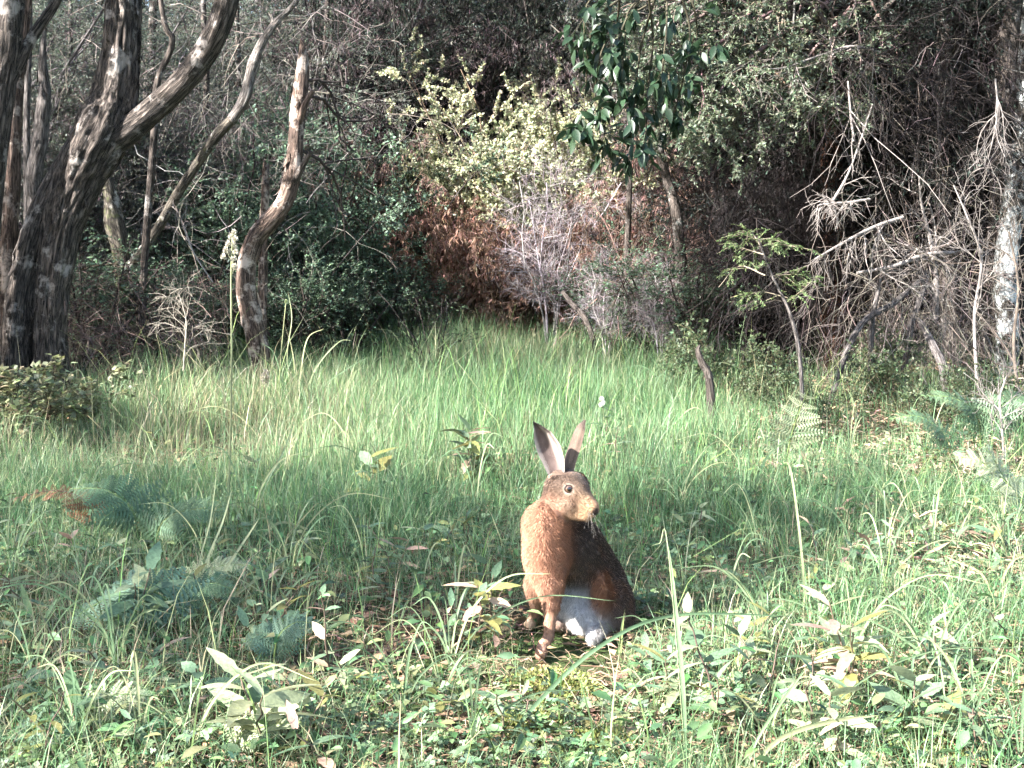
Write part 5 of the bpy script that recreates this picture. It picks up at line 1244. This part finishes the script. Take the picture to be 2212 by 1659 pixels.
def litter():
    rng = np.random.default_rng(621); g = Geo()
    n = 20000; X, Y = view_points(n, rng, 1.9, 8.0, 0.5, 1.9)
    k = 4; a = rng.random(n) * 6.28; L = .03 + .10 * rng.random(n) ** 2
    t = np.linspace(-.5, .5, k); d = np.stack([np.cos(a), np.sin(a), .10 * rng.normal(size=n)], 1)
    P = np.stack([X, Y, gz(X, Y) + .008 + .02 * rng.random(n)], 1)[:, None] + d[:, None] * (L[:, None] * t[None])[..., None] + rng.normal(size=(n, k, 3)) * .004
    V, Fq, m = tubes(P, np.full((n, k), 1.) * (.0007 + .0012 * rng.random((n, 1)) ** 2), 3, rng); g.add(V, Fq, np.repeat(tint((0.20, 0.145, 0.10), n, rng, .4), m, 0))
    n = 9000; X, Y = view_points(n, rng, 1.9, 9.0, 0.5, 1.4); pos = np.stack([X, Y, gz(X, Y) + .008 + .02 * rng.random(n)], 1); a = rng.random(n) * 6.28
    d = np.stack([np.cos(a), np.sin(a), .1 * rng.normal(size=n)], 1); nr = nrm(np.array([0, 0, 1.]) + .35 * rng.normal(size=(n, 3))); s = .015 + .035 * rng.random(n)
    g.add(*leaves(pos, d, nr, s, s * .45, LEAF2, tint((0.20, 0.13, 0.085), n, rng, .4)))
    # drier litter on the sunny bank below the thicket
    n = 16000; X = 1.1 + 2.6 * rng.random(n); Y = 3.4 + 5.2 * rng.random(n); ok = rng.random(n) < sm(.25, .5, vnoise(np.stack([X * 1.5, Y * 1.5, 0 * X], 1), 6)); X, Y = X[ok], Y[ok]; n = len(X)
    pos = np.stack([X, Y, gz(X, Y) + .01 + .05 * rng.random(n) ** 2], 1); a = rng.random(n) * 6.28
    d = np.stack([np.cos(a), np.sin(a), .3 * rng.normal(size=n)], 1); nr = nrm(np.array([0, 0, 1.]) + .5 * rng.normal(size=(n, 3))); s = .03 + .06 * rng.random(n)
    g.add(*leaves(pos, d, nr, s, s * .16, LEAF2, tint((0.30, 0.225, 0.16), n, rng, .35)))
    tag(obj('leaf_litter', g.mesh('leaf_litter'), M_STRAW), 'scattered dry straw, twigs and fallen leaves on the ground', 'litter', kind='stuff')
litter()

def moss():
    rng = np.random.default_rng(631); g = Geo()
    for dx, dy, r, n in ((1190, 1500, .12, 2600), (1130, 1590, .10, 1600), (1040, 1290, .07, 700), (2010, 1640, .12, 1500), (1300, 1620, .08, 900)):
        c = gpt(dx, dy); q = nrm(rng.normal(size=(n, 3))); q[:, 2] = np.abs(q[:, 2])
        pos = c + q * np.array([r, r, .035]) * (rng.random((n, 1)) ** .3)
        d = nrm(q + .6 * rng.normal(size=(n, 3))); s = .006 + .007 * rng.random(n)
        g.add(*leaves(pos, d, nrm(rng.normal(size=(n, 3)) + np.array([0, 0, .6])), s, s * .6, LEAF2, tint((0.19, 0.21, 0.07), n, rng, .3)))
    tag(obj('moss', g.mesh('moss'), M_LEAF), 'yellow-green cushions of moss on the ground before the hare', 'moss', kind='stuff')
moss()

# ------------------------------------------------------------------ single plants of the clearing
HLEAF = [leaf_mesh('leaf', 0.30, 0.10, 0.16, 0.22, 8), leaf_mesh('leaf', 0.24, 0.06, 0.25, 0.3, 8), leaf_mesh('leaf', 0.36, 0.08, 0.10, 0.15, 8)]
HL = [[mat_copy(m, mt) for mt in M_HERB] for m in HLEAF]
def herb(label, dx, dy, top, seed, leaf_len=0.075, pairs=6, pal=(0, 0, 1), stems=1, name='leafy_herb', group=None, bare=0.25, spread=0.5, mat_stem=None, lean=0.12):
    rng = np.random.default_rng(seed)
    base = gpt(dx, dy)
    h = max(0.06, pix(dx, top, base[1])[2] - base[2])
    root = thing(name, label, 'plant', tuple(base), group=group)
    for s in range(stems):
        off = rng.normal(size=3) * np.array([.02, .02, 0]) * (s > 0)
        hh = h * (1 if s == 0 else rng.uniform(.6, .95))
        ln = rng.normal(size=2) * lean * hh
        t = np.linspace(0, 1, 7)
        P = off + np.stack([ln[0] * t ** 1.5, ln[1] * t ** 1.5, hh * t], 1) + rng.normal(size=(7, 3)) * .004 * np.array([1, 1, 0]); P[0, 2] = -.015
        V, Fq, _ = tubes(P[None], np.linspace(.0028, .0014, 7)[None], 5, rng)
        obj('stem', make_mesh('stem', V, Fq), mat_stem or M_STEM, root)
        az = rng.random() * 6.28
        for k in range(pairs):
            f = bare + (1 - bare) * (k + .7) / pairs
            x = f * 6; i = min(int(x), 5); p = P[i] * (1 - (x - i)) + P[i + 1] * (x - i)
            az += 1.57 + rng.normal() * .35
            for sgn in (0, 3.1416):
                if rng.random() < .12: continue
                a = az + sgn + rng.normal() * .25; el = rng.uniform(-.25, .55) + .35 * (k == pairs - 1)
                d = np.array([math.cos(a) * math.cos(el), math.sin(a) * math.cos(el), math.sin(el)])
                ll = leaf_len * rng.uniform(.65, 1.25) * (1.05 - .35 * abs(f - .65))
                me = HL[rng.integers(0, 3)][pal[rng.integers(0, len(pal))]]
                obj('leaf', me, None, root, mtx=basis(p, d, np.array([0, 0, 1.]) + rng.normal(size=3) * .25, ll))
    return root
herb('pale sunlit leafy weed with broad pinkish leaves standing by the bright grass', 1850, 1540, 1310, 1, .095, 6, (1, 1, 3, 2), 3, lean=.2)
herb('leafy weed with a furled pale top leaf beside the bent grass blade', 1555, 1590, 1335, 2, .085, 6, (1, 2, 0), 1)
herb('reddish-stemmed weed with withered pale leaves standing in bare litter', 715, 1500, 1275, 3, .06, 6, (1, 3, 0), 1, bare=.15)
herb('broad-leaved weed with long serrated pale green leaves over a dry pinkish leaf', 555, 1640, 1470, 4, .115, 5, (0, 1, 1), 2, lean=.3)
herb('dark-stemmed weed with long green leaves fanning from the top', 300, 1410, 1240, 5, .10, 6, (0, 0, 1), 2, lean=.25)
herb('tall weed with yellowish drooping leaves on a dark stem in open grass', 803, 1100, 985, 6, .13, 5, (2, 2, 0), 1)
herb('bushy brown-tipped weed standing in the grass behind the hare', 1030, 1060, 925, 7, .12, 7, (2, 0, 3), 2)
herb('grey-green weed with narrow leaves just beside the hare', 1040, 1430, 1250, 8, .075, 6, (0, 2, 3), 2)
herb('weed with a small white flower cluster at its tip in the grass', 1305, 985, 885, 9, .09, 5, (0, 0), 1)
herb('spindly dark weed beside the ear of the hare', 1330, 1035, 920, 10, .08, 5, (0, 3), 1)
herb('pale-leaved weed between the moss cushion and the hare', 1445, 1540, 1420, 11, .075, 5, (1, 1, 2), 2)
herb('leafy weed with narrow serrated leaves in the corner near the fallen straw', 1960, 1640, 1490, 12, .09, 6, (0, 0, 1), 2, lean=.3)
herb('weed with upright toothed leaves between two clumps of herbs', 1750, 1650, 1430, 13, .08, 6, (0, 1), 1)
herb('yellow-leaved weed low among the dry grass of the sunny bank', 1990, 1075, 985, 14, .08, 5, (2, 1, 3), 2)
herb('small bright weed at the margin of the sunny bank', 1740, 1060, 990, 15, .07, 4, (1, 3), 1)
herb('slim weed with clover-like paired leaflets on a tall pale stem', 1910, 1330, 1095, 16, .032, 7, (1, 0), 1, mat_stem=M_GSTEM, bare=.35)
herb('weed with lance-shaped leaves leaning over the litter', 120, 1600, 1500, 17, .09, 5, (0, 0), 2)
rng = np.random.default_rng(640)
HG = 'small leafy weeds scattered through the clearing'
for i in range(95):
    dy = 1000 + 690 * rng.random() ** .7; dx = rng.uniform(10, 2200)
    if 1080 < dx < 1400 and dy < 1600: continue
    herb('small leafy weed growing among the ground cover of the clearing', dx, dy, dy - rng.uniform(50, 120) * (dy / 1300) ** 1.5, 700 + i, rng.uniform(.045, .075), rng.integers(3, 6), [(0, 0, 1), (0, 2), (0, 0, 3), (1, 0)][i % 4], 1 + (i % 3 == 0), group=HG, lean=.3)

# strap leaves of docks
def strap(label, dx, dy, tips, seed, wid, mats, name='strap_leaf_plant', cat='plant', group=None):
    """plant of long arching blades: tips are (dx, dy) where each blade ends, with a middle point"""
    rng = np.random.default_rng(seed); base = gpt(dx, dy)
    root = thing(name, label, cat, tuple(base), group=group)
    for q in tips:
        pts = [(dx, dy)] + list(q[0]); Yo = q[1] if len(q) > 1 else 0.0; w = (q[2] if len(q) > 2 else wid); w = w * (0.68 if w < .0075 else 1); mi = q[3] if len(q) > 3 else rng.integers(0, len(mats))
        P = np.array([pix(a, b, base[1] + Yo * j / (len(pts) - 1)) for j, (a, b) in enumerate(pts)]); P[0] = base; P[0, 2] -= .01
        C = catmull(P, 6); n = len(C); t = np.linspace(0, 1, n)
        tg = nrm(np.gradient(C, axis=0)); s = nrm(np.cross(tg, np.array([.25, 1.0, .15]))); ww = w * (np.sin(np.pi * (0.12 + .88 * t) ** .9) ** .6 + .05)
        up = np.cross(s, tg) * -1
        V = np.stack([C - s * ww[:, None], C - up * ww[:, None] * .35, C + s * ww[:, None]], 1).reshape(-1, 3) - base
        idx = np.arange(n * 3).reshape(n, 3); Fq = np.vstack([np.stack([idx[:-1, a], idx[:-1, a + 1], idx[1:, a + 1], idx[1:, a]], -1) for a in (0, 1)])
        obj('blade', make_mesh('blade', V, Fq, smooth=True), mats[mi], root)
    return root
BG, BP, BS = M_BLADE
strap('tall bent grass blade folding over sharply at its top beside the hare', 1482, 1650, [([(1475, 1480), (1458, 1300), (1444, 1180)], 0, .006), ([(1442, 1178), (1425, 1174), (1405, 1180)], 0, .001)], 1, .006, [BG, BP], 'long_grass', 'grass')
strap('long low grass blade crossing in front of the feet of the hare', 1080, 1620, [([(1150, 1530), (1290, 1400), (1450, 1330), (1700, 1330)], .15, .006)], 2, .006, [BG], 'long_grass', 'grass')
strap('pair of long arching blades in the lower corner by the leafy weeds', 1590, 1690, [([(1680, 1600), (1790, 1560), (1900, 1545)], 0, .007), ([(1640, 1590), (1700, 1500), (1745, 1440)], 0, .004)], 3, .006, [BG, BP], 'long_grass', 'grass')
strap('pale arching straw bowed over the grass left of the hare', 838, 1145, [([(870, 1130), (930, 1116), (1000, 1120), (1100, 1150)], .1, .004, 0)], 4, .004, [BP], 'long_grass', 'grass')
strap('pale curving flower stalk drooping and turning up at its tip', -40, 1300, [([(0, 1216), (50, 1220), (100, 1250), (122, 1245), (136, 1212)], 0, .0035, 0)], 5, .004, [BP], 'long_grass', 'grass')
strap('broad upright dock leaf with a second leaf bending away', 195, 1610, [([(165, 1540), (152, 1470), (160, 1450)], 0, .019), ([(150, 1580), (110, 1560), (70, 1580)], 0, .018)], 6, .02, [BG], 'dock_plant', 'plant')
strap('dark green strap leaf standing among the fern fronds', 75, 1370, [([(60, 1310), (45, 1260)], 0, .011), ([(100, 1330), (125, 1290)], 0, .007)], 7, .012, [BG], 'dock_plant', 'plant')
strap('tuft of long pale grass blades spreading in the middle of the left grass', 545, 1190, [([(555, 1080), (600, 1000), (660, 975)], 0, .004), ([(520, 1060), (490, 980), (450, 960)], 0, .004), ([(545, 1080), (560, 1000), (575, 930)], 0, .003), ([(600, 1130), (680, 1150), (760, 1190)], .1, .006), ([(570, 1060), (610, 980), (640, 900)], .1, .003), ([(510, 1100), (480, 1050), (440, 1040)], 0, .004)], 8, .004, [BG, BG, BP], 'grass_tuft', 'grass')
strap('tuft of long pale blades catching the sun by the curving tree', 640, 900, [([(650, 800), (665, 730), (700, 710)], 0, .005), ([(620, 780), (630, 690), (622, 630)], 0, .004), ([(680, 800), (730, 740), (760, 735)], 0, .005), ([(610, 820), (590, 760), (560, 740)], 0, .004), ([(690, 840), (760, 790), (800, 770)], 0, .005)], 9, .005, [BG, BP, BP], 'grass_tuft', 'grass')
strap('tuft of bright arching blades in the sunlit band of grass', 900, 850, [([(920, 780), (960, 740), (980, 720)], 0, .005), ([(905, 770), (930, 720), (945, 690)], 0, .004), ([(880, 780), (850, 720), (810, 710)], 0, .004), ([(960, 800), (1000, 770), (1030, 740)], 0, .005), ([(870, 800), (830, 770), (800, 790)], 0, .005)], 10, .005, [BP, BG, BP], 'grass_tuft', 'grass')
strap('tall arching blades in the grass before the thin trunks', 1430, 950, [([(1410, 870), (1420, 820), (1440, 800)], 0, .004), ([(1450, 880), (1475, 830), (1480, 870)], 0, .004), ([(1470, 900), (1500, 880), (1520, 890)], 0, .004), ([(1400, 900), (1360, 870), (1330, 880)], 0, .004)], 11, .004, [BG, BP], 'grass_tuft', 'grass')
strap('leaning straw stalks crossing at the sunny right side', 2040, 1480, [([(2045, 1390), (2038, 1300)], 0, .003, 1), ([(2000, 1420), (1950, 1380), (1900, 1350), (1820, 1320)], 0, .004, 0), ([(2060, 1420), (2080, 1360), (2110, 1330)], 0, .004, 0)], 12, .003, [BG, BS], 'grass_tuft', 'grass')
strap('tall pale grass stalk with a nodding tip right of the hare', 1738, 1340, [([(1735, 1240), (1722, 1110), (1706, 1010), (1690, 998)], 0, .0045, 0)], 13, .004, [BP], 'long_grass', 'grass')
strap('dry straw lying across the bright grass at the side', 2150, 1300, [([(2120, 1240), (2060, 1210), (2040, 1200)], 0, .004, 0), ([(2170, 1240), (2190, 1210), (2212, 1200)], 0, .005, 0)], 14, .004, [BS], 'long_grass', 'grass')
strap('green blades rising stiffly in front of the left ferns', 420, 1330, [([(440, 1230), (480, 1130), (500, 1060)], .1, .004), ([(460, 1270), (520, 1180), (560, 1120)], .1, .005), ([(430, 1220), (455, 1120), (470, 1000)], .1, .003), ([(500, 1290), (580, 1240), (650, 1260)], .1, .006)], 15, .005, [BG, BG, BP], 'grass_tuft', 'grass')
rng = np.random.default_rng(650)
for i in range(90):
    dy = 890 + 800 * rng.random(); dx = rng.uniform(0, 2212)
    if 1060 < dx < 1420 and dy < 1640: continue
    k = dy / 1100.0; tips = []
    for j in range(rng.integers(4, 8)):
        a = rng.normal() * 55 * k; hh = rng.uniform(60, 150) * k
        tips.append(([(dx + a * .35, dy - hh * .6), (dx + a, dy - hh), (dx + a * 1.8, dy - hh * rng.uniform(.8, 1.05))], rng.uniform(-.1, .1), rng.uniform(.0018, .0036)))
    strap('loose tuft of long thin grass blades growing in the clearing', dx, dy, tips, 800 + i, .003, [BG, BG, BG, BP], 'grass_tuft', 'grass', 'loose tufts of long grass')

# flowering stalks
def flower_stalk(label, rows, seed, head_r, n, colr, name='flowering_grass', spread=.014):
    rng = np.random.default_rng(seed); base = gpt(*rows[0]); Y = base[1]
    P = np.array([pix(a, b, Y) for a, b in rows]); P[0] = base - np.array([0, 0, .01]); C = catmull(P, 6)
    root = thing(name, label, 'grass', tuple(base))
    V, Fq, _ = tubes(C[None], np.linspace(.0040, .0022, len(C))[None], 5, rng); obj('stalk', make_mesh('stalk', V - base, Fq), BP, root)
    g = Geo(); lm = tint(colr, 1, rng, 0)[0]
    tip = C[-1]
    if isinstance(n, list):
        cs = [pix(a, b, Y + rng.uniform(-.01, .01)) for a, b in n]
        for c in cs:
            q = np.stack([C[-1] * (1 - f) + c * f for f in (0, .5, 1)]); q[0] = C[np.argmin(np.linalg.norm(C - (c - [0, 0, .02]), axis=1))]; q[1] = q[[0, 2]].mean(0)
            V, Fq, _ = tubes(q[None], np.full((1, 3), .0007), 3, rng); g.add(V, Fq, (.3, .32, .2))
    else:
        cs = [tip + np.array([rng.normal() * head_r, rng.normal() * head_r * .6, -head_r * 3.2 * rng.random() ** 1.3 + head_r]) for k in range(n)]
    for c in cs:
        m = 60; q = nrm(rng.normal(size=(m, 3))); pos = c + q * np.array([.6, .6, 1.0]) * spread * .55 * rng.random((m, 1)) ** .5; s = np.full(m, spread * .55)
        g.add(*leaves(pos, nrm(q + np.array([0, 0, 1.0])), nrm(rng.normal(size=(m, 3))), s, s * .5, LEAF2, tint(colr, m, rng, .15, .03)))
    obj('seed_head', g.mesh('seed_head', off=base), M_STRAW, root)
flower_stalk('tall grass stalk with a fluffy pale seed head rising before the curving tree', [(490, 1170), (497, 950), (500, 760), (499, 600), (503, 500)], 1, .020, [(x - 8, y) for x, y in ((514, 503), (507, 513), (516, 517), (501, 528), (513, 532), (496, 541), (506, 546), (517, 545), (491, 556), (513, 561), (515, 577))], (0.42, 0.40, 0.33), spread=.016)
flower_stalk('short grass stalk with a pale fluffy seed head at the foot of the curving tree', [(578, 900), (576, 850), (574, 806)], 2, .018, [(574, 806), (568, 816), (579, 818), (571, 826), (577, 832)], (0.44, 0.40, 0.34), spread=.028)
flower_stalk('weed stalk carrying one white blossom behind the hare', [(1312, 980), (1306, 920), (1301, 866)], 3, .010, 5, (0.72, 0.72, 0.66), 'flowering_weed', .016)
flower_stalk('thin stalk with a tiny seed head in the far grass', [(1020, 800), (1025, 770), (1030, 755)], 4, .010, 3, (0.5, 0.5, 0.42), spread=.016)
flower_stalk('straight green stalk with a slender spike in the grass left of the curving tree', [(600, 900), (606, 780), (618, 650)], 5, .004, 4, (0.30, 0.36, 0.20), spread=.012)
flower_stalk('slender stalk with a small spike rising in the middle of the far grass', [(1163, 860), (1163, 760), (1161, 700)], 6, .005, 3, (0.36, 0.40, 0.25), spread=.014)

# ferns: rachis and single pinnae
def pinna_mesh(n=9):
    V = [(0, 0, 0)]; Fc = []
    g = Geo()
    t = np.linspace(.06, .94, n)
    for sgn in (-1, 1):
        ln = .30 * (1 - t) ** .7 + .035
        pos = np.stack([0 * t, t, -.10 * t * t], 1); d = np.stack([sgn * np.ones(n), .55 * np.ones(n), -.12 * np.ones(n)], 1)
        g.add(*leaves(pos, d, np.tile([0, 0, 1.], (n, 1)), ln, 0.080 * np.ones(n), LEAF2, np.ones((n, 3))))
    tt = np.linspace(0, 1, 6); V = np.stack([np.stack([-.012 * (1 - tt), tt, -.10 * tt * tt + .004], 1), np.stack([.012 * (1 - tt) + .002, tt, -.10 * tt * tt + .004], 1)], 1).reshape(-1, 3)
    i = np.arange(5) * 2; g.add(V, np.stack([i, i + 1, i + 3, i + 2], -1))
    return g.mesh('pinna')
PIN = pinna_mesh(); PINS = [mat_copy(PIN, m) for m in M_FERN]
def frond(label, pts, seed, width, mi, npin=16, dyy=0.0, name='fern_frond', group=None, ground=None, flat=(0, -.35, 1.0), start=.18, Y=None):
    """pts: first is the foot on the ground, then along the rachis, as seen"""
    rng = np.random.default_rng(seed); base = gpt(*pts[0]); Y = base[1]
    P = np.array([pix(a, b, Y + dyy * j / (len(pts) - 1)) for j, (a, b) in enumerate(pts)]); P[0] = base - np.array([0, 0, .01]); C = catmull(P, 6); n = len(C)
    root = thing(name, label, 'fern', tuple(base), group=group)
    V, Fq, _ = tubes(C[None], np.linspace(.003, .001, n)[None], 5, rng); obj('rachis', make_mesh('rachis', V - base, Fq), M_GSTEM if mi != 2 else M_STEM, root)
    tg = nrm(np.gradient(C, axis=0)); fl = np.array(flat, float)
    for k in range(npin):
        f = start + (1 - start) * (k + .3) / npin; x = f * (n - 1); i = min(int(x), n - 2); p = C[i] * (1 - x + i) + C[i + 1] * (x - i); t = tg[i]
        s = nrm(np.cross(t, fl)); w = width * (1 - ((f - start) / (1 - start)) ** 1.4) ** .8 + .012
        for sg in (-1, 1):
            d = s * sg + t * .38 + rng.normal(size=3) * .07 + np.array([0, 0, -.06])
            obj('pinna', PINS[mi], None, root, mtx=basis(p - base, d, np.cross(s, t) * 1.0 + rng.normal(size=3) * .12 if np.cross(s, t)[2] > 0 else np.cross(t, s) + rng.normal(size=3) * .12, w * rng.uniform(.85, 1.1)))
    return root
frond('pale bracken frond shining white in the sun at the edge of the grass', [(1690, 1035), (1705, 960), (1722, 900), (1745, 845)], 1, .14, 1, 7, -.1, flat=(0.15, -.85, .55), start=.2)
frond('bright pale fern frond arching in the sun over the dry bank', [(2235, 1130), (2190, 1060), (2120, 1000), (2060, 985)], 2, .13, 1, 14)
frond('upright pale fern frond beside the arching one in the sun', [(2200, 1130), (2180, 1060), (2150, 1000), (2125, 960)], 3, .11, 1, 14)
frond('dark green fern frond spreading under the lichen-covered tree', [(2120, 990), (2110, 900), (2060, 860), (1990, 855)], 4, .14, 0, 14)
frond('dark fern frond arching toward the side under the twiggy plant', [(2140, 990), (2150, 900), (2190, 860), (2230, 860)], 5, .14, 0, 14)
frond('low green fern frond in front of the dark ferns', [(2060, 1010), (2040, 940), (1985, 900), (1920, 905)], 6, .12, 0, 14)
frond('large bluish bracken frond leaning over the left herbs', [(400, 1390), (370, 1310), (300, 1270), (200, 1310), (120, 1370)], 7, .11, 3, 18)
frond('green bracken frond spreading flat beside the bluish one', [(380, 1400), (300, 1340), (230, 1350), (150, 1400)], 8, .10, 0, 16)
frond('small pale bracken frond lying low over the litter', [(500, 1640), (520, 1590), (570, 1570), (650, 1560)], 9, .05, 1, 14)
frond('short bright fern frond near the broad dock leaf', [(185, 1600), (220, 1520), (270, 1500), (325, 1505)], 10, .05, 1, 12)
frond('dry brown bracken frond drooping among green ferns', [(200, 1180), (190, 1090), (120, 1060), (20, 1080)], 11, .07, 2, 12)
frond('green fern frond arching under the large leaning tree', [(300, 1200), (290, 1110), (230, 1060), (150, 1055)], 12, .13, 0, 16)
frond('long fern frond bending over the tall grass', [(330, 1210), (350, 1130), (420, 1100), (490, 1110)], 13, .11, 0, 16)
frond('feathery pale green frond between the herbs and the tall grass', [(420, 1290), (440, 1240), (490, 1220), (540, 1222)], 14, .06, 1, 14)
frond('fern frond pushing up by the dark-stemmed weed', [(350, 1370), (390, 1290), (450, 1260), (510, 1275)], 15, .08, 0, 16)
frond('serrated frond leaning over the bare litter', [(640, 1440), (610, 1390), (570, 1370), (520, 1390)], 16, .07, 3, 12)
frond('small grey-green frond hanging beside the reddish-stemmed weed', [(590, 1450), (600, 1380), (640, 1345), (690, 1350)], 17, .06, 3, 12)
frond('low frond in the dark near corner of the litter', [(20, 1640), (60, 1590), (110, 1580), (150, 1600)], 18, .06, 3, 12)
